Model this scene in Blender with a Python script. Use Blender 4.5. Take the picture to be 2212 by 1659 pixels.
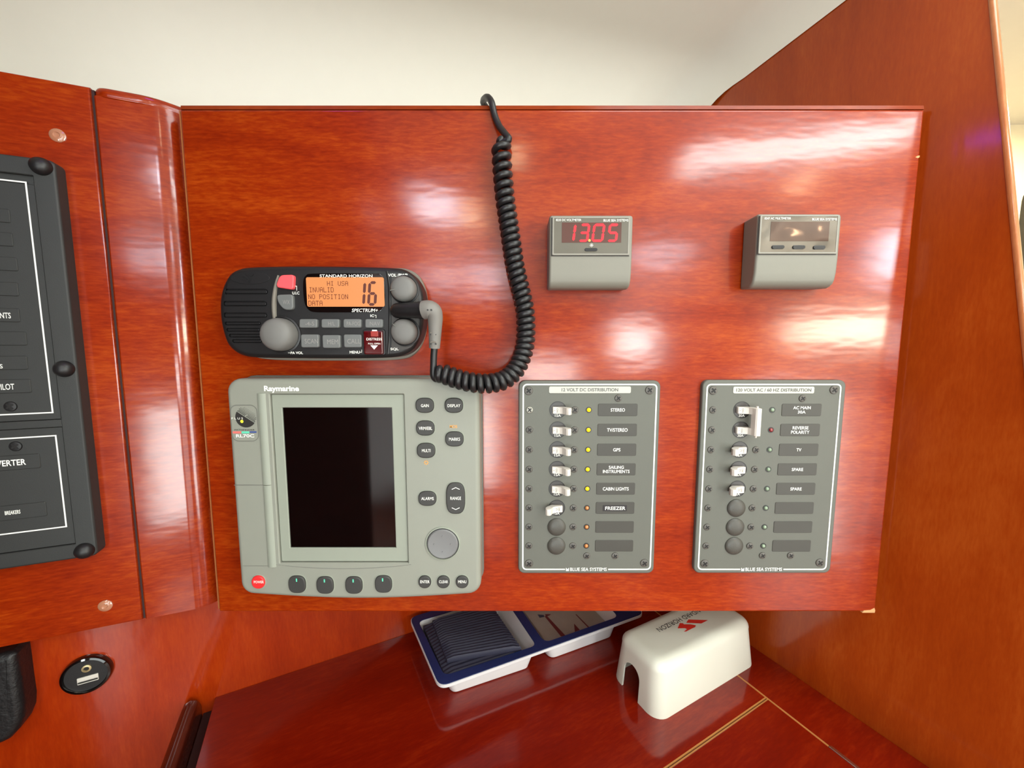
import bpy, bmesh, math, random
from mathutils import Vector, Matrix
random.seed(4)
for o in list(bpy.data.objects): bpy.data.objects.remove(o, do_unlink=True)
scn = bpy.context.scene
COL = scn.collection
# ------------------------------------------------------------------ camera
W, H, FPX = 2212.0, 1659.0, 830.0          # 13 mm-equivalent phone lens
CD = 0.36                                   # camera to instrument board
TH = math.atan(FPX / 8513.0)                # pitched slightly down
cam_d = bpy.data.cameras.new('camera'); cam = bpy.data.objects.new('camera', cam_d); COL.objects.link(cam)
cam_d.sensor_width = 36.0; cam_d.lens = FPX / W * 36.0; cam_d.clip_start = 0.005; cam_d.clip_end = 50
cam.location = (0, -CD, 0); cam.rotation_euler = (math.pi / 2 - TH, 0, 0)
scn.camera = cam
# ------------------------------------------------------------------ world, exposure
world = bpy.data.worlds.new('world'); scn.world = world; world.use_nodes = True
bgn = world.node_tree.nodes['Background']; bgn.inputs[0].default_value = (0.75, 0.85, 1.0, 1); bgn.inputs[1].default_value = 0.6
vs = scn.view_settings; vs.view_transform = 'Standard'; vs.look = 'None'; vs.exposure = 0.38; vs.gamma = 1.0; vs.use_curve_mapping = False
DAY = (0.92, 1.0, 0.98); WARM = (1.0, 0.80, 0.50); COOL = (0.82, 0.94, 1.06)
LIGHT = 0.92                                  # overall strength of the cabin's windows and lamps

# ------------------------------------------------------------------ materials
def lin(c): return tuple(((v / 255.0 + 0.055) / 1.055) ** 2.4 if v > 10.3 else v / 255.0 / 12.92 for v in c)
MATS = {}
def mat(name, rgb, rough=0.5, metal=0.0, coat=0.0, coat_r=0.05, var=0.08, bump=0.0, bscale=900.0, emit=None, spec=0.5, trans=0.0, bdist=0.0006):
    if name in MATS: return MATS[name]
    m = bpy.data.materials.new(name); m.use_nodes = True; nt = m.node_tree; N = nt.nodes; L = nt.links
    b = N['Principled BSDF']; c = lin(rgb)
    tc = N.new('ShaderNodeTexCoord'); no = N.new('ShaderNodeTexNoise'); no.inputs['Scale'].default_value = 60.0; no.inputs['Detail'].default_value = 3.0
    L.new(tc.outputs['Object'], no.inputs['Vector'])
    mx = N.new('ShaderNodeMix'); mx.data_type = 'RGBA'; L.new(no.outputs['Fac'], mx.inputs['Factor'])
    mx.inputs['A'].default_value = (*[v * (1 - var) for v in c], 1); mx.inputs['B'].default_value = (*[min(1, v * (1 + var)) for v in c], 1)
    L.new(mx.outputs['Result'], b.inputs['Base Color'])
    b.inputs['Roughness'].default_value = rough; b.inputs['Metallic'].default_value = metal
    b.inputs['Coat Weight'].default_value = coat; b.inputs['Coat Roughness'].default_value = coat_r
    b.inputs['Specular IOR Level'].default_value = spec; b.inputs['Transmission Weight'].default_value = trans
    if bump > 0:
        n2 = N.new('ShaderNodeTexNoise'); n2.inputs['Scale'].default_value = bscale; n2.inputs['Detail'].default_value = 2.0
        L.new(tc.outputs['Object'], n2.inputs['Vector'])
        bp = N.new('ShaderNodeBump'); bp.inputs['Strength'].default_value = bump; bp.inputs['Distance'].default_value = bdist
        L.new(n2.outputs['Fac'], bp.inputs['Height']); L.new(bp.outputs['Normal'], b.inputs['Normal'])
    if emit:
        b.inputs['Emission Color'].default_value = (*lin(emit[0]), 1); b.inputs['Emission Strength'].default_value = emit[1]
    MATS[name] = m; return m
def glow(name, rgb, s):
    m = bpy.data.materials.new(name); m.use_nodes = True; nt = m.node_tree; N = nt.nodes
    N.remove(N['Principled BSDF']); e = N.new('ShaderNodeEmission'); e.inputs[0].default_value = (*rgb, 1); e.inputs[1].default_value = s
    nt.links.new(e.outputs[0], N['Material Output'].inputs[0]); return m
def wood(name, dark, mid, light, ang=0.0, vertical=False, rough=0.35, coat_r=0.1, grain=1.0, wave=0.02, coat=1.0, table=False):
    """varnished veneer; grain runs along the direction 'ang' (about Z), or vertically"""
    m = bpy.data.materials.new(name); m.use_nodes = True; nt = m.node_tree; N = nt.nodes; L = nt.links
    b = N['Principled BSDF']; tc = N.new('ShaderNodeTexCoord')
    mp = N.new('ShaderNodeMapping'); mp.vector_type = 'TEXTURE'; mp.inputs['Rotation'].default_value = (0, 0, ang)
    L.new(tc.outputs['Object'], mp.inputs['Vector'])
    def noise(sc, det, rgh=0.6, dist=0.0):
        s = N.new('ShaderNodeMapping'); s.inputs['Scale'].default_value = sc; L.new(mp.outputs[0], s.inputs['Vector'])
        n = N.new('ShaderNodeTexNoise'); n.inputs['Scale'].default_value = 1.0; n.inputs['Detail'].default_value = det
        n.inputs['Roughness'].default_value = rgh; n.inputs['Distortion'].default_value = dist
        L.new(s.outputs[0], n.inputs['Vector']); return n
    def sc(l, c): return (c, c, l) if vertical else (l, c, c)
    bands = noise(sc(4.0, 15), 4, 0.6, 1.4); streak = noise(sc(16, 150), 5, 0.65, 0.5); fleck = noise(sc(90, 480), 4, 0.6, 0.25)
    def math_(op, a, v):
        n = N.new('ShaderNodeMath'); n.operation = op
        for i, x in enumerate((a, v)):
            if isinstance(x, (int, float)): n.inputs[i].default_value = x
            else: L.new(x, n.inputs[i])
        return n.outputs[0]
    f = math_('ADD', math_('MULTIPLY', bands.outputs['Fac'], 0.42), math_('ADD', math_('MULTIPLY', streak.outputs['Fac'], 0.20 * grain), math_('MULTIPLY', fleck.outputs['Fac'], 0.38 * grain)))
    cr = N.new('ShaderNodeValToRGB'); e = cr.color_ramp.elements
    lo, hi = (0.42 + 0.58 * grain) * 0.30, (0.42 + 0.58 * grain) * 0.70
    e[0].position = lo; e[0].color = (*lin(dark), 1); e[1].position = hi; e[1].color = (*lin(light), 1)
    k = cr.color_ramp.elements.new((lo + hi) / 2); k.color = (*lin(mid), 1)
    L.new(f, cr.inputs['Fac']); L.new(cr.outputs['Color'], b.inputs['Base Color'])
    b.inputs['Roughness'].default_value = rough; b.inputs['Specular IOR Level'].default_value = 0.08
    b.inputs['Coat Weight'].default_value = coat; b.inputs['Coat Roughness'].default_value = coat_r; b.inputs['Coat IOR'].default_value = 1.5
    wv = noise(sc(18, 60), 2); bp = N.new('ShaderNodeBump'); bp.inputs['Strength'].default_value = wave; bp.inputs['Distance'].default_value = 0.01
    L.new(wv.outputs['Fac'], bp.inputs['Height']); L.new(bp.outputs['Normal'], b.inputs['Coat Normal'])
    MATS[name] = m; return m

A21 = math.radians(21.0); A27 = math.radians(27.0)
WOODC = ((106, 14, 1), (143, 41, 3), (178, 74, 13))
w_board = wood('varnished_veneer_board', *WOODC, rough=0.4, coat_r=0.15, wave=0.02)
w_left = wood('varnished_veneer_left', *WOODC, ang=A21, coat_r=0.13, wave=0.02)
w_low = wood('varnished_veneer_low', (128, 28, 1), (150, 42, 3), (170, 60, 9), ang=A27, vertical=True, coat_r=0.10, wave=0.01, grain=0.6)
w_bulk = wood('varnished_veneer_bulkhead', (136, 46, 7), (154, 59, 10), (170, 76, 20), ang=A27, vertical=True, coat_r=0.12, wave=0.015, grain=0.6)
w_table = wood('varnished_veneer_table', (96, 9, 1), (116, 18, 2), (142, 37, 6), ang=A27, coat_r=0.09, wave=0.01, grain=0.8)
w_trim = wood('light_edge_wood', (168, 94, 54), (188, 116, 72), (206, 138, 94), vertical=True, coat_r=0.1)
w_edge = wood('board_edge_wood', (112, 34, 4), (132, 48, 8), (152, 64, 16), rough=0.6, coat=0.4, coat_r=0.2)
w_dark = wood('dark_rail_wood', (48, 14, 8), (66, 22, 12), (84, 32, 18), ang=A27 + math.pi / 2, coat_r=0.12, grain=0.7)
m_liner = mat('cream_headliner', (234, 231, 217), 0.7, var=0.015)
m_cream = mat('cream_far_lining', (238, 226, 190), 0.7, var=0.02)
m_seam = mat('dark_seam', (44, 12, 8), 0.7)
m_chip_glint = mat('raw_chip_and_glint', (214, 160, 108), 0.8)
m_inlay = mat('pale_inlay', (176, 116, 60), 0.45)
m_steel = mat('bright_hinge_metal', (200, 196, 188), 0.25, metal=1.0)
m_clear = mat('pale_cap_plastic', (172, 116, 88), 0.2, coat=1.0)
m_blk = mat('black_plastic', (25, 24, 25), 0.42, bump=0.08)
m_blk2 = mat('black_matte_frame', (44, 45, 44), 0.55, bump=0.12, bscale=1800.0)
m_blkg = mat('black_gloss', (9, 8, 8), 0.06, coat=1.0)
m_gasket = mat('grey_gasket', (120, 114, 104), 0.6)
m_knob = mat('grey_knob_rubber', (110, 109, 106), 0.55, bump=0.08, bscale=2500.0)
m_key = mat('grey_rubber_key', (104, 106, 105), 0.45)
m_keyt = mat('faded_key_print', (142, 140, 136), 0.6)
m_red = mat('coral_red_key', (236, 86, 92), 0.4, emit=((236, 86, 92), 0.05))
m_dist = mat('red_clear_cover', (74, 3, 8), 0.12, coat=1.0)
m_dist2 = mat('red_latch', (150, 50, 44), 0.3)
m_white = mat('white_print', (240, 240, 232), 0.6, var=0.01)
m_lcd = mat('amber_lcd', (120, 60, 20), 0.3, emit=((255, 176, 112), 0.52), var=0.02)
m_lcdt = mat('lcd_brown_print', (110, 44, 14), 0.5, emit=((150, 62, 22), 0.10))
m_lcdd = mat('lcd_dark_digit', (84, 32, 20), 0.5, emit=((110, 44, 28), 0.06))
m_boot = mat('grey_plug_boot', (120, 117, 112), 0.55)
m_cord = mat('black_cord_rubber', (30, 29, 30), 0.38)
m_ray = mat('radar_grey_plastic', (137, 139, 128), 0.5, bump=0.08, bscale=2500.0, var=0.02)
m_ray2 = mat('radar_frame_grey', (143, 148, 135), 0.5, bump=0.08, bscale=2500.0, var=0.02)
m_rayd = mat('radar_side_grey', (104, 104, 98), 0.5)
m_rkey = mat('radar_dark_key', (54, 53, 51), 0.55, bump=0.05)
m_rpad = mat('radar_trackpad', (116, 116, 116), 0.45)
m_rred = mat('power_key_red', (226, 42, 44), 0.45)
m_amber = mat('amber_print', (226, 160, 74), 0.6)
m_yellow = mat('yellow_print', (232, 220, 60), 0.5)
m_green = mat('mint_print', (96, 206, 172), 0.5)
m_pink = mat('salmon_print', (232, 112, 104), 0.5)
m_blue = mat('blue_print', (52, 74, 140), 0.5)
m_screen = mat('dark_lcd_glass', (6, 5, 5), 0.05, coat=1.0)
m_panel = mat('panel_grey', (93, 94, 86), 0.55, bump=0.12, bscale=2500.0, var=0.03)
m_plate = mat('label_plate_grey', (62, 60, 54), 0.5)
m_plateb = mat('black_label_tape', (34, 28, 30), 0.5)
m_hole = mat('breaker_dark', (58, 54, 52), 0.35)
m_holer = mat('breaker_rim_black', (22, 20, 18), 0.4)
m_tog = mat('white_toggle', (212, 205, 195), 0.4, var=0.01)
m_togp = mat('grey_toggle_print', (120, 116, 106), 0.6)
m_tab = mat('white_title_tab', (186, 186, 177), 0.5)
m_tabt = mat('grey_title_print', (92, 92, 88), 0.6)
m_scr = mat('black_screw', (84, 80, 74), 0.4)
m_scrb = mat('bright_screw', (150, 148, 138), 0.3, metal=0.6)
m_scrx = mat('screw_recess', (16, 14, 13), 0.6)
m_ledy = mat('led_yellow_on', (255, 200, 20), 0.3, emit=((255, 208, 0), 0.7))
m_ledo = mat('led_amber_off', (190, 120, 60), 0.2, coat=1.0)
m_ledg = mat('led_green_off', (126, 146, 120), 0.2, coat=1.0)
m_ledr = mat('led_red_off', (130, 22, 24), 0.2, coat=1.0)
m_meter = mat('meter_taupe_plastic', (126, 124, 113), 0.5, bump=0.08, bscale=2500.0, var=0.02)
m_mglass = mat('meter_grey_face', (92, 89, 80), 0.06, coat=1.0, coat_r=0.02)
m_mred = mat('meter_red_filter', (74, 30, 26), 0.08, coat=1.0, coat_r=0.02)
m_mwave = mat('meter_film_face', (120, 114, 106), 0.10, metal=0.5, coat=1.0, coat_r=0.03, bump=1.0, bscale=13.0, bdist=0.012)
m_mframe = mat('meter_frame_light', (140, 137, 127), 0.4)
m_seg = mat('red_led_segment', (255, 20, 30), 0.4, emit=((255, 4, 30), 1.3))
m_segdot = mat('orange_led_dot', (255, 150, 70), 0.4, emit=((255, 150, 70), 0.45))
m_tray = mat('white_tray_plastic', (222, 221, 222), 0.35, var=0.01)
m_trayb = mat('blue_tray_rim', (14, 34, 86), 0.55, bump=0.3)
m_navy = mat('navy_ribbed_cloth', (38, 38, 58), 0.6, bump=0.3)
m_card = mat('grey_picture_card', (150, 142, 132), 0.4, var=0.12)
m_cardr = mat('picture_dark_red', (96, 34, 36), 0.5)
m_cardb = mat('picture_dark_blue', (50, 56, 76), 0.5)
m_cover = mat('ivory_cover_plastic', (216, 216, 202), 0.4, var=0.01)
m_logo = mat('red_logo_print', (212, 44, 30), 0.5)
m_ink = mat('black_ink', (40, 38, 36), 0.5)
m_pouch = mat('black_leather', (20, 19, 20), 0.45, bump=0.8, bscale=300.0)
m_brass = mat('pale_brass', (206, 186, 140), 0.3, metal=0.7)

# ------------------------------------------------------------------ frames of reference (real planes of the nav station)
_c, _s = math.cos(TH), math.sin(TH)
CAMP = Vector((0, -CD, 0)); FWD = Vector((0, _c, -_s)); UPV = Vector((0, _s, _c)); RGT = Vector((1, 0, 0))
class Fr:
    def __init__(s, o, ex, ez): s.o = Vector(o); s.ex = Vector(ex); s.ez = Vector(ez); s.n = s.ex.cross(s.ez)
    def P(s, a, b, h=0.0): return s.o + s.ex * a + s.ez * b + s.n * h
    def px(s, x, y, h=0.0):
        """where the plane at height h shows at this spot of the 2212 x 1659 frame"""
        d = FWD + RGT * ((x - W / 2) / FPX) - UPV * ((y - H / 2) / FPX)
        t = ((s.o - CAMP).dot(s.n) + h) / d.dot(s.n); p = CAMP + d * t - s.o
        return (p.dot(s.ex), p.dot(s.ez))
    def R(s, x0, y0, x1, y1, h=0.0):
        xm, ym = (x0 + x1) / 2, (y0 + y1) / 2
        return (s.px(x0, ym, h)[0], s.px(xm, y1, h)[1], s.px(x1, ym, h)[0], s.px(xm, y0, h)[1])
    def poly(s, pts, h=0.0): return [s.px(x, y, h) for x, y in pts]
EU = Vector((math.cos(A27), math.sin(A27), 0)); EV = Vector((-math.sin(A27), math.cos(A27), 0)); EZ = Vector((0, 0, 1))
ZT = -0.393
BRD = Fr((0, 0, 0), (1, 0, 0), (0, 0, 1))
S0 = Vector((-0.3582, -0.0105, -0.2640))
LFT = Fr(S0, (math.cos(A21), math.sin(A21), 0), (0, 0, 1))
TAB = Fr((0, 0, ZT), EU, EV)
LOW = Fr(EV * 0.184, EU, (0, 0, 1))
BLK = Fr(EU * 0.3325, -EV, (0, 0, 1))
ZB, ZTOP, XL, XR = -0.2640, 0.2080, -0.2929, 0.3635

# ------------------------------------------------------------------ outlines
def rr(a0, b0, a1, b1, r, n=5):
    r = min(r, (a1 - a0) / 2 - 1e-6, (b1 - b0) / 2 - 1e-6); out = []
    for cx, cy, s in ((a1 - r, b1 - r, 0), (a0 + r, b1 - r, 1), (a0 + r, b0 + r, 2), (a1 - r, b0 + r, 3)):
        for i in range(n + 1):
            t = math.pi / 2 * (s + i / n); out.append((cx + r * math.cos(t), cy + r * math.sin(t)))
    return out
def ell(a, b, rx, ry=None, n=28):
    ry = rx if ry is None else ry
    return [(a + rx * math.cos(2 * math.pi * i / n), b + ry * math.sin(2 * math.pi * i / n)) for i in range(n)]
def sup(a, b, rx, ry, e=0.62, n=32):
    out = []
    for i in range(n):
        c, s = math.cos(2 * math.pi * i / n), math.sin(2 * math.pi * i / n)
        out.append((a + rx * math.copysign(abs(c) ** e, c), b + ry * math.copysign(abs(s) ** e, s)))
    return out
def area(p): return sum(p[i - 1][0] * p[i][1] - p[i][0] * p[i - 1][1] for i in range(len(p))) / 2
def ccw(p): return list(p) if area(p) > 0 else list(reversed(p))
def off(p, d):
    """inset by d (counter-clockwise outline)"""
    n = len(p); out = []
    for i in range(n):
        a, b, c = p[i - 1], p[i], p[(i + 1) % n]
        e1 = Vector((b[0] - a[0], b[1] - a[1])); e2 = Vector((c[0] - b[0], c[1] - b[1]))
        if e1.length < 1e-9: e1 = e2
        if e2.length < 1e-9: e2 = e1
        e1.normalize(); e2.normalize(); n1 = Vector((-e1.y, e1.x)); n2 = Vector((-e2.y, e2.x)); m = n1 + n2
        if m.length < 1e-6: m = n1
        m.normalize(); k = d / max(0.35, m.dot(n1)); out.append((b[0] + m.x * k, b[1] + m.y * k))
    return out
def rpoly(pts, r, n=5):
    """polygon with rounded corners"""
    pts = ccw(pts); out = []; L = len(pts)
    for i in range(L):
        p0, p1, p2 = Vector(pts[i - 1]), Vector(pts[i]), Vector(pts[(i + 1) % L])
        d1, d2 = (p0 - p1), (p2 - p1); rr_ = min(r, d1.length * 0.45, d2.length * 0.45)
        q0 = p1 + d1.normalized() * rr_; q2 = p1 + d2.normalized() * rr_
        for k in range(n + 1):
            t = k / n; q = q0 * (1 - t) ** 2 + p1 * 2 * t * (1 - t) + q2 * t * t; out.append((q.x, q.y))
    return out
def cat(pts, n=6, closed=True):
    out = []; L = len(pts)
    for i in range(L if closed else L - 1):
        g = (lambda k: Vector(pts[k % L])) if closed else (lambda k: Vector(pts[max(0, min(L - 1, k))]))
        p0, p1, p2, p3 = g(i - 1), g(i), g(i + 1), g(i + 2)
        for k in range(n):
            t = k / n
            q = 0.5 * ((2 * p1) + (p2 - p0) * t + (2 * p0 - 5 * p1 + 4 * p2 - p3) * t * t + (3 * p1 - p0 - 3 * p2 + p3) * t ** 3)
            out.append(tuple(q))
    if not closed: out.append(tuple(pts[-1]))
    return out

# ------------------------------------------------------------------ mesh builder
class MB:
    def __init__(s, fr=BRD): s.bm = bmesh.new(); s.fr = fr
    def ring(s, pts, h): return [s.bm.verts.new(s.fr.P(p[0], p[1], h)) for p in pts]
    def bridge(s, l1, l2):
        n = len(l1)
        for i in range(n): s.bm.faces.new((l1[i - 1], l1[i], l2[i], l2[i - 1]))
    def fill(s, loops):
        if len(loops) == 1: s.bm.faces.new(loops[0]); return
        es = set()
        for l in loops:
            for i in range(len(l)):
                e = s.bm.edges.get((l[i - 1], l[i])) or s.bm.edges.new((l[i - 1], l[i])); es.add(e)
        bmesh.ops.triangle_fill(s.bm, use_beauty=True, use_dissolve=False, edges=list(es))
    def plate(s, outline, h0, h1, bev=0.0, seg=3, holes=(), bottom=True, draft=0.0):
        o = ccw(outline); base = s.ring(o, h0)
        if bottom: s.bm.faces.new(list(reversed(base)))
        prev = s.ring(off(o, draft) if draft else o, h1 - bev); s.bridge(base, prev)
        if bev > 0:
            for i in range(1, seg + 1):
                t = math.pi / 2 * i / seg; l = s.ring(off(o, draft + bev * (1 - math.cos(t))), h1 - bev + bev * math.sin(t)); s.bridge(prev, l); prev = l
        tops = [prev]
        for hole in holes:
            ho, hd = ccw(hole[0]), hole[1]; ch = hole[2] if len(hole) > 2 else 0.0
            l = s.ring(ho, h1); tops.append(l)
            if ch: l2 = s.ring(off(ho, ch), h1 - ch); s.bridge(l, l2); l = l2; ho = off(ho, ch)
            lb = s.ring(ho, hd); s.bridge(l, lb); s.bm.faces.new(lb)
        s.fill(tops); return s
    def lathe(s, a, b, prof, n=24):
        prev = None
        for r, h in prof:
            if r < 1e-7:
                v = s.bm.verts.new(s.fr.P(a, b, h))
                if prev:
                    for i in range(n): s.bm.faces.new((prev[i - 1], prev[i], v))
                prev = None
            else:
                l = s.ring(ell(a, b, r, n=n), h)
                if prev: s.bridge(prev, l)
                prev = l
        return s
    def box(s, a0, b0, a1, b1, h0, h1, bev=0.0, seg=2): return s.plate([(a0, b0), (a1, b0), (a1, b1), (a0, b1)], h0, h1, bev, seg)
    def prof(s, pts, b0, b1, bev=0.0):
        """profile given in (a, h), swept along b"""
        l0 = [s.bm.verts.new(s.fr.P(a, b0, h)) for a, h in pts]; l1 = [s.bm.verts.new(s.fr.P(a, b1, h)) for a, h in pts]
        s.bridge(l0, l1); f0 = s.bm.faces.new(l0); f1 = s.bm.faces.new(l1)
        if bev: bmesh.ops.bevel(s.bm, geom=list(f0.edges) + list(f1.edges), offset=bev, segments=3, affect='EDGES', profile=0.5)
        return s
    def profb(s, pts, a0, a1, bev=0.0):
        """profile given in (b, h), swept along a"""
        l0 = [s.bm.verts.new(s.fr.P(a0, b, h)) for b, h in pts]; l1 = [s.bm.verts.new(s.fr.P(a1, b, h)) for b, h in pts]
        s.bridge(l0, l1); f0 = s.bm.faces.new(l0); f1 = s.bm.faces.new(l1)
        if bev: bmesh.ops.bevel(s.bm, geom=list(f0.edges) + list(f1.edges), offset=bev, segments=4, affect='EDGES', profile=0.5)
        return s
    def loftb(s, pts, a0, a1, r=0.002, seg=4):
        """profile in (b, h) swept along a, both ends rounded"""
        p = ccw(pts); rings = []
        for k in range(seg + 1):
            f = math.pi / 2 * k / seg; rings.append((a0 + r * (1 - math.cos(f)), r * (1 - math.sin(f))))
        rings += [(a1 - (a - a0), d) for a, d in reversed(rings)]
        loops = [[s.bm.verts.new(s.fr.P(a, b, h)) for b, h in off(p, d)] for a, d in rings]
        for i in range(len(loops) - 1): s.bridge(loops[i], loops[i + 1])
        s.bm.faces.new(loops[0]); s.bm.faces.new(loops[-1]); return s
    def flat(s, pts, h): s.bm.faces.new(s.ring(ccw(pts), h)); return s
    def line(s, pts, w, h, closed=False):
        """printed line of width w"""
        n = len(pts); v = [Vector(p) for p in pts]; L = []; R = []
        for i in range(n):
            a = v[i - 1] if (closed or i) else None; c = v[(i + 1) % n] if (closed or i < n - 1) else None
            d1 = (v[i] - a).normalized() if a is not None else None; d2 = (c - v[i]).normalized() if c is not None else None
            d1 = d1 or d2; d2 = d2 or d1; m = Vector((-d1.y - d2.y, d1.x + d2.x)); m.normalize()
            k = w / 2 / max(0.4, m.dot(Vector((-d1.y, d1.x)))); p = v[i] + m * k; q = v[i] - m * k
            L.append(s.bm.verts.new(s.fr.P(p.x, p.y, h))); R.append(s.bm.verts.new(s.fr.P(q.x, q.y, h)))
        for i in range(n if closed else n - 1): j = (i + 1) % n; s.bm.faces.new((L[i], L[j], R[j], R[i]))
        return s
    def tube(s, pts, rad, n=10, cap=True):
        pts = [Vector(p) for p in pts]; N = len(pts); prev = None; nor = None
        for i in range(N):
            t = (pts[min(N - 1, i + 1)] - pts[max(0, i - 1)]).normalized()
            if nor is None:
                nor = t.orthogonal().normalized()
            nor = (nor - t * nor.dot(t)).normalized(); bi = t.cross(nor); r = rad(i / (N - 1)) if callable(rad) else rad
            l = [s.bm.verts.new(pts[i] + (nor * math.cos(2 * math.pi * k / n) + bi * math.sin(2 * math.pi * k / n)) * r) for k in range(n)]
            if prev: s.bridge(prev, l)
            elif cap: s.bm.faces.new(list(reversed(l)))
            prev = l
        if cap: s.bm.faces.new(prev)
        return s
    def hexa(s, c8):
        v = [s.bm.verts.new(Vector(p)) for p in c8]
        for f in ((0, 1, 2, 3), (7, 6, 5, 4), (0, 4, 5, 1), (1, 5, 6, 2), (2, 6, 7, 3), (3, 7, 4, 0)): s.bm.faces.new([v[i] for i in f])
        return s
    def mesh(s, name, m, O=Vector((0, 0, 0)), smooth=38):
        bmesh.ops.recalc_face_normals(s.bm, faces=s.bm.faces)
        for v in s.bm.verts: v.co -= O
        me = bpy.data.meshes.new(name); s.bm.to_mesh(me); s.bm.free(); me.materials.append(m)
        if smooth:
            for p in me.polygons: p.use_smooth = True
            me.set_sharp_from_angle(angle=math.radians(smooth))
        return me
def keep_up(me, n):
    """open flat print: make it face the frame's normal"""
    return me
def even(o):
    """keep large flat faces flat next to rounded edges"""
    w = o.modifiers.new('even_shading', 'WEIGHTED_NORMAL'); w.keep_sharp = True; w.weight = 50
class Thing:
    """an Empty at the thing's base, parts parented to it"""
    def __init__(s, name, label, cat_, O, group=None):
        s.O = Vector(O); s.e = bpy.data.objects.new(name, None); s.e.empty_display_size = 0.02; COL.objects.link(s.e); s.e.location = s.O
        s.e['label'] = label; s.e['category'] = cat_
        if group: s.e['group'] = group
    def add(s, name, mb, m, parent=None, label=None, smooth=38):
        o = bpy.data.objects.new(name, mb.mesh(name, m, s.O, smooth)); COL.objects.link(o); o.parent = parent or s.e
        if smooth: even(o)
        if label: o['label'] = label
        return o
    def put(s, name, me, P, parent=None, label=None):
        """a piece that shares mesh data; P = world point of its own origin (parent sits at the thing's origin)"""
        o = bpy.data.objects.new(name, me); COL.objects.link(o); o.parent = parent or s.e; o.location = Vector(P) - s.O
        if label: o['label'] = label
        return o
    def text(s, body, fr, box, h, m, parent=None, bold=0.0, shear=0.0, flip=False, name='lettering'):
        me = text_mesh(body, fr, box, h, m, s.O, bold, shear, flip)
        o = bpy.data.objects.new(name, me); COL.objects.link(o); o.parent = parent or s.e; return o
def text_mesh(body, fr, box, h, m, O, bold=0.0, shear=0.0, flip=False):
    cu = bpy.data.curves.new('lettering', 'FONT'); cu.body = body; cu.size = 1.0; cu.offset = bold; cu.shear = shear; cu.resolution_u = 3
    t = bpy.data.objects.new('lettering', cu); me = bpy.data.meshes.new_from_object(t)
    bpy.data.objects.remove(t); bpy.data.curves.remove(cu)
    xs = [v.co.x for v in me.vertices]; ys = [v.co.y for v in me.vertices]
    x0, x1, y0, y1 = min(xs), max(xs), min(ys), max(ys); a0, b0, a1, b1 = box
    for v in me.vertices:
        u = (v.co.x - x0) / max(1e-6, x1 - x0); w = (v.co.y - y0) / max(1e-6, y1 - y0)
        if flip: u, w = 1 - u, 1 - w
        v.co = fr.P(a0 + (a1 - a0) * u, b0 + (b1 - b0) * w, h) - O
    me.materials.clear(); me.materials.append(m); me.name = 'lettering'; return me
def single(name, mb, m, label, cat_, O=None, kind=None, parent=None, smooth=38, group=None):
    O = Vector(O) if O is not None else Vector((0, 0, 0))
    o = bpy.data.objects.new(name, mb.mesh(name, m, O, smooth)); COL.objects.link(o)
    if parent: o.parent = parent
    else: o.location = O
    if smooth: even(o)
    if label: o['label'] = label
    if cat_ and not parent: o['category'] = cat_
    if kind: o['kind'] = kind
    if group: o['group'] = group
    return o
EPS = 0.00018

# ================================================================== the cabin around the nav station
FLZ, CEZ, OPY, LWX, RWX = -1.10, 0.52, -2.20, -1.50, 1.60
def quad(pts):
    b = MB(); vs_ = [b.bm.verts.new(Vector(p)) for p in pts]; b.bm.faces.new(vs_); return b
def slab(x0, y0, z0, x1, y1, z1):
    return MB().hexa([(x0, y0, z0), (x1, y0, z0), (x1, y1, z0), (x0, y1, z0), (x0, y0, z1), (x1, y0, z1), (x1, y1, z1), (x0, y1, z1)])
w_floor = wood('cabin_sole_wood', (70, 32, 14), (98, 50, 24), (124, 70, 38), coat_r=0.25)
w_far = wood('cabin_wall_wood', (70, 20, 8), (92, 30, 12), (116, 44, 18), coat_r=0.2)
single('floor', slab(LWX, OPY, FLZ - 0.05, RWX, 0.9, FLZ), w_floor, 'brown wooden cabin sole behind the viewer', 'floor', kind='structure')
single('ceiling', slab(LWX, OPY, CEZ, RWX, 0.9, CEZ + 0.05), m_liner, 'cream coachroof overhead, out of view', 'ceiling', kind='structure')
single('wall_far', slab(-0.85, OPY - 0.05, 0.30, RWX, OPY, CEZ), m_liner, 'cream upper cabin side across from the board', 'wall', kind='structure')
single('wall_dark_reflection', slab(LWX, OPY - 0.05, 0.30, -0.85, OPY, CEZ), w_far, 'dark upper wall piece across the cabin, added for a dark reflection', 'wall', kind='structure')  # unseen piece made dark so the board's left side reflects dark
single('wall_opposite', slab(LWX, OPY - 0.05, FLZ, RWX, OPY, 0.30), w_far, 'dark wooden lower cabin side across from the board', 'wall', kind='structure')
single('wall_fore', slab(LWX - 0.05, OPY, FLZ, LWX, 0.9, CEZ), w_far, 'dark wooden bulkhead beyond the left electrical panel', 'wall', kind='structure')
single('wall_aft', slab(RWX, OPY, FLZ, RWX + 0.05, 0.9, CEZ), m_liner, 'cream cabin side beyond the right bulkhead', 'wall', kind='structure')
_pc = MB(Fr((0, 0, CEZ), (1, 0, 0), (0, -1, 0))); _pc.plate([(-0.27, 0.45), (-0.85, 2.2), (LWX, 2.2), (LWX, 0.45)], 0.0, 0.012)  # added overhead out of view, shaped to darken the board's left reflection
single('ceiling_reflection_patch', _pc, w_far, 'unseen dark overhead patch added so the board reflects dark at left', 'ceiling', kind='structure')
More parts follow.
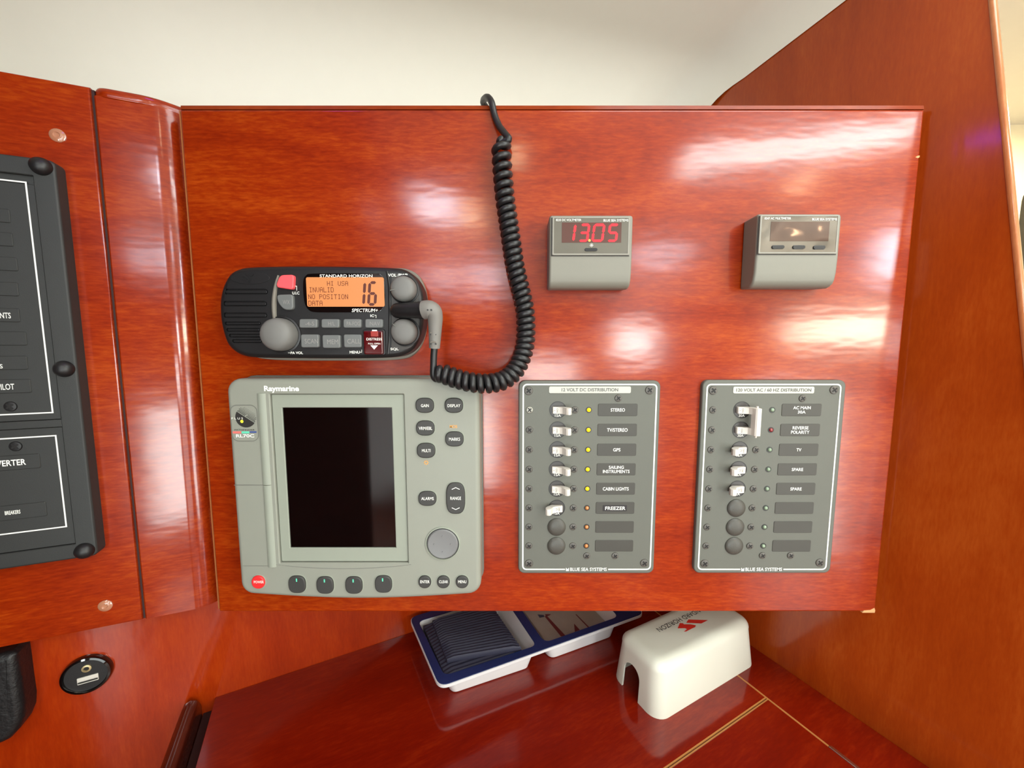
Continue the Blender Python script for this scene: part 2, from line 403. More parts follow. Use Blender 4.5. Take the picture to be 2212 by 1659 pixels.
# windows, hatches and lamps of the cabin, and added fill panes
wn = [0]
def window(pts, rgb, s, what, inward):
    """window or added fill pane with a raised frame; pts = 4 corners on the surface"""
    wn[0] += 1; pts = [Vector(p) for p in pts]; c = sum(pts, Vector()) / 4; n = Vector(inward)
    fr_ = MB(); o1 = [fr_.bm.verts.new(c + (p - c) * 1.0 + (p - c).normalized() * 0.03) for p in pts]; o2 = [fr_.bm.verts.new(v.co + n * 0.012) for v in o1]
    i2 = [fr_.bm.verts.new(p + n * 0.012) for p in pts]; i1 = [fr_.bm.verts.new(p + n * 0.002) for p in pts]
    fr_.bridge(o1, o2); fr_.bridge(o2, i2); fr_.bridge(i2, i1)
    o = single('window_%d' % wn[0], fr_, mat('window_frame_grey', (190, 188, 182), 0.4), what, 'window', kind='structure', smooth=0)
    pane = MB(); pane.bm.faces.new([pane.bm.verts.new(p + n * 0.004) for p in pts])
    single('pane', pane, glow('window_and_fill_pane_%d' % wn[0], rgb, s * LIGHT), None, None, parent=o, smooth=0)
def on_ceiling(x, y, w, d, rgb, s, what): window([(x - w / 2, y - d / 2, CEZ), (x + w / 2, y - d / 2, CEZ), (x + w / 2, y + d / 2, CEZ), (x - w / 2, y + d / 2, CEZ)], rgb, s, what, (0, 0, -1))
def on_opp(x, z, w, h, rgb, s, what): window([(x - w / 2, OPY, z - h / 2), (x + w / 2, OPY, z - h / 2), (x + w / 2, OPY, z + h / 2), (x - w / 2, OPY, z + h / 2)], rgb, s, what, (0, 1, 0))
def on_right(y, z, w, h, rgb, s, what): window([(RWX, y - w / 2, z - h / 2), (RWX, y + w / 2, z - h / 2), (RWX, y + w / 2, z + h / 2), (RWX, y - w / 2, z + h / 2)], rgb, s, what, (-1, 0, 0))
window([(0.47, -0.83, CEZ), (0.98, -0.66, CEZ), (0.98, -0.55, CEZ), (0.47, -0.70, CEZ)], DAY, 29, 'long slanting skylight in the coachroof', (0, 0, -1))
on_ceiling(0.83, -1.88, 0.34, 0.30, COOL, 22, 'square deck hatch above the far side')
on_opp(-0.17, 0.44, 0.24, 0.12, COOL, 16, 'oblong port nearest the middle of the far side')
on_opp(-0.44, 0.44, 0.22, 0.12, COOL, 12, 'oblong port left of the middle on the far side')
on_opp(0.81, 0.03, 0.26, 0.20, DAY, 30, 'low port in the wooden far side')
on_opp(0.22, -0.17, 0.42, 0.13, DAY, 20, 'lowest wide port in the wooden far side')
on_right(-1.55, 0.08, 0.66, 0.12, (1.0, 0.90, 0.70), 34, 'long low port in the right cabin side')
on_right(-1.27, 0.38, 0.16, 0.20, COOL, 30, 'tall narrow port in the right cabin side')
on_ceiling(0.38, -0.31, 0.50, 0.28, DAY, 6.5 / LIGHT, 'added fill light pane overhead above the chart table, out of view')  # added glowing pane, unseen, that brightens the board's right side from above
on_opp(0.52, -0.66, 0.82, 0.74, DAY, 3 / LIGHT, 'added fill light pane low on the far side, out of view')  # added frontal fill pane, its reflection hidden by the breaker panel
on_right(-1.80, -0.63, 0.60, 0.84, DAY, 11 / LIGHT, 'added fill light pane low in the right cabin side, out of view')  # added fill pane lighting the board from the right, unseen
on_opp(-0.42, -0.62, 0.62, 0.62, DAY, 14 / LIGHT, 'added fill light pane low at left on the far side, out of view')  # added fill pane, its reflection hidden by the radar display
single('wall_shade_block', slab(-1.0, -1.35, FLZ, -0.37, -0.66, CEZ), w_far, 'unseen tall dark block added behind the viewer to shade the left of the board', 'wall', kind='structure')  # added dark block in place of the viewer's body; shades the board's left
def lamp(x, y, rgb, s, label, r=0.045):
    f = Fr((x, y, CEZ), (1, 0, 0), (0, -1, 0)); t = Thing('ceiling_lamp', label, 'lamp', (x, y, CEZ), 'round cabin lamps')
    t.add('rim', MB(f).lathe(0, 0, [(r * 1.3, 0), (r * 1.3, 0.008), (r * 1.05, 0.012), (r, 0.006)]), m_steel)
    t.add('diffuser', MB(f).lathe(0, 0, [(r, 0.006), (r * 0.7, 0.010), (0, 0.012)]), glow('lamp_glow', rgb, s * LIGHT))
lamp(-0.175, -1.21, WARM, 90, 'warm round cabin lamp beside the small deck hatch', 0.045)
lamp(0.006, -0.73, WARM, 30, 'warm round cabin lamp over the middle of the cabin', 0.03)
lamp(0.906, -0.90, WARM, 50, 'warm round cabin lamp beside the slanting skylight', 0.035)
lamp(1.15, 0.30, (1.0, 0.88, 0.62), 260, 'warm round cabin lamp behind the right bulkhead', 0.05)

fx = Fr((-0.235, -0.88, CEZ), (1, 0, 0), (0, -1, 0)); t_l = Thing('box_lamp', 'rectangular white box lamp hanging below the coachroof', 'lamp', (-0.235, -0.88, CEZ))
t_l.add('housing', MB(fx).plate(rr(-0.080, -0.110, 0.080, 0.110, 0.01), 0.0, 0.090, 0.004, 2, holes=[(rr(-0.066, -0.096, 0.066, 0.096, 0.006), 0.084)]), m_liner)
t_l.add('diffuser', MB(fx).plate(rr(-0.065, -0.095, 0.065, 0.095, 0.006), 0.0845, 0.0890), glow('box_lamp_glow', COOL, 26 * LIGHT))
fx = Fr((-0.25, -0.185, 0.398), (1, 0, 0), (0, -1, 0)); t_l = Thing('accent_lamp', 'small violet accent lamp on the headliner just above the view', 'lamp', (-0.25, -0.185, 0.398))
t_l.add('rim', MB(fx).lathe(0, 0, [(0.036, -0.006), (0.036, 0.008), (0.032, 0.010), (0.030, 0.008)]), m_steel)
t_l.add('diffuser', MB(fx).lathe(0, 0, [(0.030, 0.006), (0.030, 0.010), (0.020, 0.017), (0, 0.020)]), glow('violet_glow', (0.30, 0.06, 1.0), 7))

# ================================================================== setting: headliner, walls, bulkhead, table
A14 = math.radians(14.0); ED = Vector((math.cos(A14), math.sin(A14), 0)); ND = Vector((math.sin(A14), -math.cos(A14), 0))
def headliner():
    b = MB(); P0 = Vector((-0.27, 0.125, 0)); r = 0.10; zc = 0.372
    prof_ = [(0.0, -0.12), (0.0, 0.1)] + [(r - r * math.cos(t), zc - r + r * math.sin(t)) for t in [math.pi / 2 * i / 10 for i in range(11)]]
    prof_ += [(r + 0.03 * i, zc + 0.004 * i) for i in range(1, 9)]
    rows = []; rc = 0.045
    for k, (d, z) in enumerate(prof_):
        q = P0 + ND * d; a_q = q.dot(EU); s_end = (0.3325 - a_q) / ED.dot(EU)
        j0, j1 = prof_[max(0, k - 1)], prof_[min(len(prof_) - 1, k + 1)]
        tz, td = j1[1] - j0[1], j1[0] - j0[0]; ln = math.hypot(tz, td); nd_, nz_ = tz / ln, -td / ln
        row = []
        ss = [-1.25 + (s_end - 0.09 + 1.25) * i / 16 for i in range(17)] + [s_end - 0.09 + 0.09 * (i / 18.0) for i in range(1, 19)]
        for s_ in ss:
            dist = max(0.0, (s_end - s_) * ED.dot(EU)); drop = 0.0
            if dist < rc: drop = rc - math.sqrt(max(0.0, rc * rc - (rc - dist) ** 2))
            drop = min(drop, rc * 0.8)
            p = q + ED * s_ + ND * (nd_ * drop) + EZ * (z + nz_ * drop); row.append(b.bm.verts.new(p))
        rows.append(row)
    for i in range(len(rows) - 1):
        for j in range(len(rows[0]) - 1): b.bm.faces.new((rows[i][j], rows[i][j + 1], rows[i + 1][j + 1], rows[i + 1][j]))
    # riser from the side deck up to the coachroof
    top = [b.bm.verts.new(Vector((v.co.x, v.co.y - 0.02, CEZ + 0.01))) for v in rows[-1]]
    for j in range(len(top) - 1): b.bm.faces.new((rows[-1][j], rows[-1][j + 1], top[j + 1], top[j]))
    return b
single('ceiling_headliner', headliner(), m_liner, 'cream headliner curving down behind the wooden instrument board', 'ceiling', kind='structure', smooth=60)

# bulkhead on the right: leaning free edge with a pale wooden cap
# bulk_edge: a-coordinate (towards the viewer) of the free edge at height z
_e0 = BLK.px(2141, 0); _e1 = BLK.px(2173, 331)
def bulk_edge(z): return _e0[0] + (z - _e0[1]) * (_e1[0] - _e0[0]) / (_e1[1] - _e0[1])
bk = MB(BLK); zt_, zb_ = CEZ, FLZ
pts = [(-0.62, zb_), (bulk_edge(zb_) - 0.0, zb_), (bulk_edge(zt_), zt_), (-0.62, zt_)]
bk.plate(pts, -0.0045, 0.0)
single('wall_right', bk, w_bulk, 'large reddish-brown varnished bulkhead on the right', 'wall', O=BLK.P(0, -0.4), kind='structure')
cp = MB(BLK); n_ = 12; prev = None
for i in range(2):
    z = zb_ if i == 0 else zt_; e = bulk_edge(z)
    sec = [(e - 0.0015, 0.0003), (e - 0.0005, 0.0011), (e + 0.0012, 0.0012), (e + 0.0022, 0.0004), (e + 0.0026, -0.0012), (e + 0.0027, -0.0026), (e + 0.0022, -0.0042), (e + 0.0012, -0.0054), (e - 0.0015, -0.0055)]
    l = [cp.bm.verts.new(BLK.P(a, z, h)) for a, h in sec]
    if prev: cp.bridge(prev, l)
    cp.bm.faces.new(l); prev = l
single('trim_2', cp, w_trim, 'pale orange wooden cap along the free edge of the right bulkhead', 'trim', O=BLK.P(bulk_edge(0), 0), kind='structure', smooth=50)
# lining glimpsed past the bulkhead's edge
fw = slab(0.42, 0.60, FLZ, RWX, 0.64, CEZ)
single('wall_passage', fw, m_cream, 'sunlit cream lining glimpsed past the bulkhead edge', 'wall', kind='structure')
PSG = Fr((0, 0.60, 0), (1, 0, 0), (0, 0, 1))
r_ = PSG.R(2196, 398, 2330, 640)
seatb = Thing('seat_cushion', 'dark grey cushion edge just past the bulkhead at the right border', 'cushion', PSG.P(r_[0], r_[1]))
seatb.add('pad', MB(PSG).plate(rr(*r_, 0.04), 0.001, 0.09, 0.02), mat('charcoal_fabric', (62, 60, 56), 0.9, bump=0.5))
seatb.add('piping', MB(PSG).tube([PSG.P(a, b, 0.088) for a, b in off(ccw(rr(*r_, 0.04)), 0.008)], 0.004, 6), mat('charcoal_piping', (44, 42, 40), 0.8))

# lower wall behind the table, runs on to the left under the electrical panel
lw = MB(LOW); lw.plate([(-1.35, FLZ), (0.3325, FLZ), (0.3325, -0.16), (-1.35, -0.16)], -0.02, 0.0)
single('wall_back', lw, w_low, 'orange-brown varnished wall low behind the table', 'wall', O=LOW.P(-0.2, -0.4), kind='structure')
# left panel wall (carries the electrical panel)
wl = MB(LFT); PT = 0.4835
wl.plate([(-1.0, 0.0), (-0.0008, 0.0), (-0.0008, PT), (-1.0, PT)], -0.02, 0.0, 0.0015, 2)
wall_l = single('wall_left', wl, w_left, 'varnished wooden wall panel on the left holding the black electrical panel', 'wall', O=S0, kind='structure')
sm = MB(LFT); sm.box(-0.0010, 0.0, 0.0012, PT - 0.001, -0.02, -0.0022)
single('seam', sm, m_seam, None, None, O=S0, parent=wall_l)
capm = MB(LFT); capm.lathe(0, 0, [(0.0054, 0.0), (0.0054, 0.0006), (0.0042, 0.0014), (0.0024, 0.0017), (0.0016, 0.0009), (0.0, 0.0008)], 20)
capme = capm.mesh('screw_cap', m_clear, LFT.o)
for q in ((125, 293), (228, 1308)):
    a, b = LFT.px(*q); o = bpy.data.objects.new('screw_cap', capme); COL.objects.link(o); o.parent = wall_l; o.location = LFT.P(a, b, 0.0) - S0
# corner post
cps = MB(LFT); a_end = 0.0690
sec = [(0.0012, -0.02), (0.0012, -0.0012), (0.0026, 0.0)] + [(0.040 + 0.0245 * math.sin(t), -0.0245 + 0.0245 * math.cos(t)) for t in [math.pi / 2 * i / 12 for i in range(13)]] + [(0.0645, -0.045), (0.0012, -0.045)]
l0 = [cps.bm.verts.new(LFT.P(a, 0.0, h)) for a, h in sec]; l1 = [cps.bm.verts.new(LFT.P(a, PT - 0.006, h)) for a, h in sec]
cps.bridge(l0, l1); cps.bm.faces.new(l0); cps.bm.faces.new(l1)
post = single('trim_1', cps, w_left, 'rounded varnished wooden corner post left of the instrument board', 'trim', O=S0, kind='structure', smooth=30)
lip = MB(LFT)
lsec = rpoly([(-0.0006, -0.046), (-0.0006, 0.0011), (0.042, 0.0011), (0.066, -0.012), (0.0735, -0.022), (0.0735, -0.046)], 0.012, 6)
lsec = ccw(lsec)
def lring(d, z): return [lip.bm.verts.new(LFT.P(a, z, h)) for a, h in off(lsec, d)]
R0 = [lring(0.0015, PT - 0.0072), lring(0.0, PT - 0.0058), lring(0.0, PT - 0.001), lring(0.0012, PT + 0.0012), lring(0.003, PT + 0.002)]
for i in range(4): lip.bridge(R0[i], R0[i + 1])
lip.bm.faces.new(R0[0]); lip.bm.faces.new(R0[-1])
single('cap_lip', lip, w_left, None, None, O=S0, parent=post, smooth=50)

# table: separate veneered panels with pale inlay lines between them
tb = Thing('chart_table', 'dark red-brown varnished chart table under the instrument board', 'table', TAB.P(0.0, 0.0, -0.02))
AL, AS, BS = -0.281, 0.2715, -0.0985
def tpanel(name, a0, b0, a1, b1): return tb.add(name, MB(TAB).box(a0, b0, a1, b1, -0.022, 0.0, 0.0006, 2), w_table)
tpanel('lid_panel', AL, BS + 0.0018, AS - 0.0012, 0.1838)
tpanel('front_panel', AL, -0.30, AS - 0.0012, BS - 0.0018)
tpanel('side_panel', AS + 0.0010, -0.30, 0.3322, 0.1838)
ln = MB(TAB); ln.box(AS - 0.0012, -0.157, AS + 0.0010, 0.1838, -0.012, -0.0002); tb.add('inlay_line', ln, m_inlay)
ln = MB(TAB); ln.box(AL, BS + 0.0006, AS - 0.0012, BS + 0.0018, -0.012, -0.0002); tb.add('inlay_line', ln, m_inlay)
ln = MB(TAB); ln.box(AL, BS - 0.0018, AS - 0.0012, BS - 0.0006, -0.012, -0.0002); tb.add('inlay_line', ln, m_inlay)
ln = MB(TAB); ln.box(AL, BS - 0.0006, AS - 0.0012, BS + 0.0006, -0.012, -0.0016); tb.add('joint_gap', ln, m_seam)
hg = tb.add('piano_hinge', MB(TAB).plate(rr(AS - 0.0016, -0.2995, AS + 0.0022, -0.1575, 0.0015), -0.012, 0.0008, 0.0006), m_steel, label='bright metal hinge strip')
# slot and fiddle rail on the table's left edge
rail = Thing('fiddle_rail', 'dark rounded wooden rail along the left edge of the chart table', 'rail', TAB.P(-0.302, 0.0, 0.0))
rp = [(-0.3085, -0.10), (-0.3090, 0.004), (-0.3060, 0.0105), (-0.3010, 0.0125), (-0.2965, 0.0105), (-0.2935, 0.004), (-0.2930, -0.10)]
rb = MB(TAB)
rings = []
for k, (bb, dz) in enumerate([(-0.30, 0), (0.168, 0), (0.176, -0.001), (0.181, -0.004), (0.183, -0.008)]): rings.append([rb.bm.verts.new(TAB.P(a, bb, max(h + dz, -0.10) if h > 0 else h)) for a, h in rp])
for i in range(len(rings) - 1): rb.bridge(rings[i], rings[i + 1])
rb.bm.faces.new(rings[0]); rb.bm.faces.new(rings[-1])
rail.add('bar', rb, w_dark, smooth=50)
rail.add('slot_lining', MB(TAB).box(-0.2926, -0.30, AL - 0.0004, 0.1836, -0.10, -0.014), m_seam)

# ================================================================== the instrument board
bd = MB(BRD); bd.plate([(XL, ZB), (XR, ZB), (XR, ZTOP), (XL, ZTOP)], -0.0155, 0.0, 0.0022, 4)
board = single('instrument_board', bd, w_board, 'large glossy reddish wooden board carrying the radio, radar display, meters and breaker panels', 'board', O=(0.035, 0.0, ZB))
O_B = Vector((0.035, 0.0, ZB))
eb = MB(BRD); eb.profb([(ZTOP + 0.0001, -0.0155), (ZTOP + 0.0034, -0.0150), (ZTOP + 0.0044, -0.008), (ZTOP + 0.0036, -0.0012), (ZTOP + 0.0001, -0.0004)], XL + 0.0004, XR, 0.0004)
single('top_edging', eb, w_edge, None, None, O=O_B, parent=board, smooth=60)
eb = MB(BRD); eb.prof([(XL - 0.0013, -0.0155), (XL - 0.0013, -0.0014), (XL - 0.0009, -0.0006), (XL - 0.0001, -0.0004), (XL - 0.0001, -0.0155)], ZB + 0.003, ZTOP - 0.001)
single('edge_highlight', eb, mat('edge_highlight_tone', (190, 122, 74), 0.35, coat=1.0), None, None, O=O_B, parent=board, smooth=60)  # pale strip paints the light caught along the board's left edge
ch = MB(BRD); ch.plate(BRD.poly([(1862, 1323.2), (1866, 1318.6), (1880, 1317.4), (1888.5, 1313), (1890, 1318), (1889, 1323.2)]), -0.004, 0.0005, 0.0002, 1)
single('chip_and_glint', ch, m_chip_glint, 'pale raw chipped corner', None, O=O_B, parent=board)
ch = MB(BRD); ch.plate(BRD.poly([(1977, 340), (1981, 337), (1986, 336), (1986, 340), (1982, 342)]), -0.002, 0.0003, 0.0001, 1)  # this second mark is a small pale reflection painted on, not a chip
single('chip_and_glint', ch, m_chip_glint, None, None, O=O_B, parent=board)

# ------------------------------------------------------------------ shared screws
def screw_mesh(fr, r, m, head='pan'):
    b = MB(fr); b.lathe(0, 0, [(r, -0.0004), (r, 0.0002), (r * 0.9, 0.0008), (r * 0.6, 0.0011), (0.0, 0.0012)], 20); return b.mesh('screw', m, fr.o)
def cross_mesh(fr, r):
    b = MB(fr); w = r * 0.17; l = r * 0.62
    for t in (math.radians(38), math.radians(128)):
        c, s_ = math.cos(t), math.sin(t)
        b.plate([(c * x - s_ * y, s_ * x + c * y) for x, y in ((-l, -w), (l, -w), (l, w), (-l, w))], 0.0006, 0.00125 if t < 1 else 0.00128)
    return b.mesh('cross_slot', m_scrx, fr.o)
def add_screw(t, fr, a, b, h, sm_, cm_, parent=None):
    o = t.put('screw', sm_, fr.P(a, b, h), parent)
    c = bpy.data.objects.new('cross_slot', cm_); COL.objects.link(c); c.parent = o
    return o
S_big, S_bigx = screw_mesh(BRD, 0.0041, m_scr), cross_mesh(BRD, 0.0041)
S_sm, S_smx = screw_mesh(BRD, 0.0034, m_scr), cross_mesh(BRD, 0.0034)
S_br = screw_mesh(BRD, 0.0034, m_scrb)

# ================================================================== breaker panels
HP = 0.0045
DOME = MB(BRD).lathe(0, 0, [(0.0088, -0.0002), (0.0088, 0.0006), (0.0080, 0.0016), (0.0055, 0.0025), (0.0028, 0.0029), (0, 0.0030)], 28).mesh('blank_plug', mat('blank_plug_grey', (72, 70, 64), 0.45, bump=0.2), BRD.o)
LEDM = {k: MB(BRD).lathe(0, 0, [(0.0019, -0.0004), (0.0019, 0.0006), (0.0014, 0.0013), (0.0006, 0.0016), (0, 0.0017)], 14).mesh('indicator_lamp', m, BRD.o) for k, m in dict(y=m_ledy, o=m_ledo, g=m_ledg, r=m_ledr).items()}
LEDR = MB(BRD).lathe(0, 0, [(0.0028, -0.0003), (0.0028, 0.0003), (0.0019, 0.0003), (0.0019, -0.0003)], 18).mesh('lamp_socket', m_holer, BRD.o)
def breaker_hole():
    b = MB(BRD); b.lathe(0, 0, [(0.0080, -0.0003), (0.0080, 0.0003), (0.0074, 0.0003), (0.0073, -0.0001)], 30); return b.mesh('breaker_rim', m_holer, BRD.o)
RIM = breaker_hole()
FACE = MB(BRD).lathe(0, 0, [(0.0074, -0.0002), (0.0074, 0.0001), (0, 0.0001)], 30).mesh('breaker_face', m_hole, BRD.o)
def toggle_mesh(sgn, half=0.0031, bo=0.0):
    p = [(-0.0052, -0.001), (-0.0052, 0.0026), (-0.0046, 0.0032), (0.0012, 0.0034), (0.0038, 0.0046), (0.0056, 0.0078), (0.0066, 0.0102), (0.0082, 0.0112), (0.0102, 0.0108), (0.0114, 0.0092), (0.0113, 0.0062), (0.0096, 0.0036), (0.0062, 0.0010), (0.004, -0.001)]
    p = [(a * sgn, h) for a, h in p]
    b = MB(BRD); b.prof(p, -half + bo, half + bo, 0.0004); return b.mesh('toggle', m_tog, BRD.o, 30)
TOG = {1: toggle_mesh(1), -1: toggle_mesh(-1)}
def breaker_panel(name, label, corners, cols, row1, row8, border, gap, btext, tab, ttext, title, extra, cornersc, rows, kindled):
    a0 = (BRD.px(*corners[0], HP)[0] + BRD.px(*corners[2], HP)[0]) / 2; a1 = (BRD.px(*corners[1], HP)[0] + BRD.px(*corners[3], HP)[0]) / 2
    b1 = BRD.px(*corners[0], HP)[1]; b0 = BRD.px(*corners[2], HP)[1]
    t = Thing(name, label, 'breaker panel', (0.5 * (a0 + a1), 0, b0))
    ys = [BRD.px(row1[0], row1[1], HP)[1] + (BRD.px(row8[0], row8[1], HP)[1] - BRD.px(row1[0], row1[1], HP)[1]) * i / 7 for i in range(8)]
    cA = {k: BRD.px(v[0], v[1], HP)[0] for k, v in cols.items()}
    base = t.add('panel', MB(BRD).plate(rr(a0, b0, a1, b1, 0.006), 0.0, HP, 0.0014, 3), m_panel)
    bx = BRD.R(*border, HP); g0 = BRD.px(gap[0], 1230, HP)[0]; g1 = BRD.px(gap[1], 1230, HP)[0]
    o = ccw(rr(*bx, 0.0035, 4)); k = min(range(len(o)), key=lambda i: (o[i][1] > bx[1] + 1e-6, -o[i][0] if False else abs(o[i][0] - bx[2])))
    loop = o[k:] + o[:k]                                         # starts at the lower right, runs up and round
    st = [(g1, bx[1])] + loop + [(g0, bx[1])]
    t.add('border_line', MB(BRD).line(st, 0.0013, HP + EPS), m_white, base)
    t.text('BLUE SEA SYSTEMS', BRD, BRD.R(btext[0] + 8, 1226, btext[1], 1233.2, HP), HP + EPS, m_white, base, bold=0.01)
    lg = BRD.R(btext[0] - 1, 1226, btext[0] + 5.5, 1233.2, HP)
    t.add('printed_mark', MB(BRD).flat([(lg[0], lg[1]), (lg[2], lg[1]), (lg[2], lg[3]), ((lg[0] + lg[2]) / 2, (lg[1] + lg[3]) / 2), (lg[0], lg[3])], HP + EPS), m_white, base)
    tb_ = t.add('title_tab', MB(BRD).plate(rr(*BRD.R(*tab, HP), 0.0014), HP - 0.0002, HP + 0.0005, 0.0002, 1), m_tab)
    t.text(title, BRD, BRD.R(*ttext, HP), HP + 0.0005 + EPS, m_tabt, tb_, bold=0.012)
    for q in cornersc: add_screw(t, BRD, *BRD.px(*q, HP), HP, S_big, S_bigx)
    for q in extra: add_screw(t, BRD, *BRD.px(*q, HP), HP, S_sm, S_smx)
    lw_, lh_ = cols['lab1'], 0
    for i, (kind, led, texts, amp) in enumerate(rows):
        b = ys[i]
        add_screw(t, BRD, cA['s1'], b, HP, S_br if kindled and i == 0 else S_sm, S_smx)
        if not (kind == 'main'): add_screw(t, BRD, cA['s2'], b, HP, S_sm, S_smx)
        if kind == 'blank': t.put('blank_plug', DOME, BRD.P(cA['c'], b, HP))
        else:
            t.put('breaker_rim', RIM, BRD.P(cA['c'], b, HP)); f_ = t.put('breaker_face', FACE, BRD.P(cA['c'], b, HP))
            if amp: t.text(amp, BRD, (cA['c'] - 0.0028, b - 0.0066, cA['c'] + 0.0028, b - 0.0041), HP + 0.0001 + EPS, m_white, bold=0.01)
            sg = -1 if kind == 'off' else 1
            tg = t.put('toggle', TOG[sg], BRD.P(cA['c'], b, HP), label='white switch lever flipped to the %s' % ('right' if sg > 0 else 'left'))
            om = text_mesh('ON' if sg > 0 else 'OFF', Fr((0, 0, 0), (0, 0, -1), (1, 0, 0)), (-0.0019, -0.0018 if sg > 0 else 0.0010, 0.0019, -0.0002 if sg > 0 else 0.0026), 0.0035, m_togp, Vector((0, 0, 0)))
            for v in om.vertices: v.co = Vector((v.co.x, -abs(v.co.y), v.co.z))
            oo = bpy.data.objects.new('lettering', om); COL.objects.link(oo); oo.parent = tg
            mk = MB(BRD).line([(-0.0042, 0), (-0.0028, 0)] if sg > 0 else [(-0.0008 + 0.0009 * math.cos(x), 0.0009 * math.sin(x)) for x in [2 * math.pi * q / 10 for q in range(11)]], 0.0003, 0.00355)
            oo = bpy.data.objects.new('printed_mark', mk.mesh('printed_mark', m_togp)); COL.objects.link(oo); oo.parent = tg
        t.put('lamp_socket', LEDR, BRD.P(cA['led'], b, HP)); t.put('indicator_lamp', LEDM[led], BRD.P(cA['led'], b, HP))
        pl = t.add('label_plate', MB(BRD).plate(rr(cA['lab0'], b - 0.0058, cA['lab1'], b + 0.0058, 0.0013), HP - 0.0003, HP + 0.0004, 0.0002, 1), m_plate)
        hh = HP + 0.0004 + EPS; mid = (cA['lab0'] + cA['lab1']) / 2
        for k, (tx, wd, ht, dy) in enumerate(texts):
            sc = 0.00043
            if tx == 'FREEZER':
                t.add('label_tape', MB(BRD).plate(rr(mid - 0.0118, b - 0.0030, mid + 0.0112, b + 0.0028, 0.0004), HP + 0.0003, HP + 0.0007, 0.0001, 1), m_plateb, pl); hh += 0.0004
            t.text(tx, BRD, (mid - wd * sc / 2, b - ht * sc / 2 + dy * sc, mid + wd * sc / 2, b + ht * sc / 2 + dy * sc), hh, m_white, pl, bold=0.012)
    return t, ys, cA
dc_rows = [('on', 'y', [('STEREO', 31, 7.4, 0)], '15A'), ('on', 'y', [('TV/STEREO', 45, 7.8, 0)], '15A'), ('on', 'y', [('GPS', 16, 7.5, 0)], '15A'),
           ('on', 'y', [('SAILING', 33, 7, 4.8), ('INSTRUMENTS', 59, 7.4, -4.6)], '15A'), ('on', 'y', [('CABIN LIGHTS', 57.5, 7.5, 0)], '15A'), ('off', 'o', [('FREEZER', 45, 7.8, 0)], '15A'),
           ('blank', 'o', [], None), ('blank', 'o', [], None)]
breaker_panel('breaker_panel', 'grey breaker panel with five lit yellow lamps beside the radar display', [(1121, 822), (1426, 822), (1119, 1239), (1414, 1239)],
    dict(s1=(1144, 885), s2=(1242, 885), c=(1205.2, 885), led=(1272, 885), lab0=(1291.7, 885), lab1=(1377, 885)), (1205.2, 885.3), (1203.5, 1178.8),
    (1129.8, 830.5, 1411.5, 1229.7), (1220.5, 1313.5), (1223.5, 1310.5), (1185.7, 834.7, 1362.7, 849.4), (1213, 838.2, 1335, 845.4), '12 VOLT DC DISTRIBUTION',
    [(1335.5, 860), (1267.5, 1200.3), (1328.6, 1200.3)], [(1142, 844), (1403, 842.5), (1142.7, 1217), (1391.8, 1216)], dc_rows, True)
ac_rows = [('main', 'g', [('AC MAIN', 38, 6.8, 4.9), ('30A', 17, 6.6, -4.6)], '30A'), ('main', 'r', [('REVERSE', 34.5, 7, 4.8), ('POLARITY', 40, 7.2, -4.8)], '30A'), ('off', 'g', [('TV', 10.5, 7, 0)], '15A'),
           ('off', 'g', [('SPARE', 25, 7, 0)], '15A'), ('off', 'g', [('SPARE', 25, 7, 0)], '15A'), ('blank', 'g', [], None), ('blank', 'g', [], None), ('blank', 'g', [], None)]
t_ac, ys_ac, cA_ac = breaker_panel('breaker_panel', 'grey breaker panel at right with a double white switch bar at its top', [(1519, 821), (1828, 822), (1498, 1238.5), (1795, 1239)],
    dict(s1=(1540, 885.4), s2=(1638, 885.4), c=(1602.5, 885.4), led=(1668, 885.4), lab0=(1688.3, 885.4), lab1=(1774, 885.4)), (1602.5, 885.4), (1584, 1179),
    (1518, 830.5, 1800, 1229.7), (1599, 1692), (1602, 1689), (1583.2, 835.2, 1758.5, 850), (1590, 838.8, 1751.5, 845.8), '120 VOLT AC / 60 HZ DISTRIBUTION',
    [(1733, 860.5), (1646.7, 1199.6), (1707.4, 1199.6)], [(1540.5, 843.3), (1801, 842), (1521.9, 1217), (1770.4, 1215)], ac_rows, False)
tl = MB(BRD); b_lo, b_hi = ys_ac[1] - 0.0031, ys_ac[0] + 0.0031; ca = cA_ac['c']
tl.prof([(ca + 0.0052, HP + 0.0062), (ca + 0.0060, HP + 0.0112), (ca + 0.0072, HP + 0.0122), (ca + 0.0110, HP + 0.0118), (ca + 0.0120, HP + 0.0100), (ca + 0.0118, HP + 0.0058), (ca + 0.0095, HP + 0.0040)], b_lo - 0.0004, b_hi - 0.0002, 0.0004)
t_ac.add('link_bar', tl, m_tog, label='white bar joining the two main switch levers', smooth=30)
pn = MB(BRD); pc = (ca + 0.0088, HP + 0.0086)
pn.tube([BRD.P(pc[0], b_lo - 0.0022, pc[1]), BRD.P(pc[0], b_hi + 0.0016, pc[1])], 0.0011, 10); t_ac.add('link_pin', pn, m_tog)

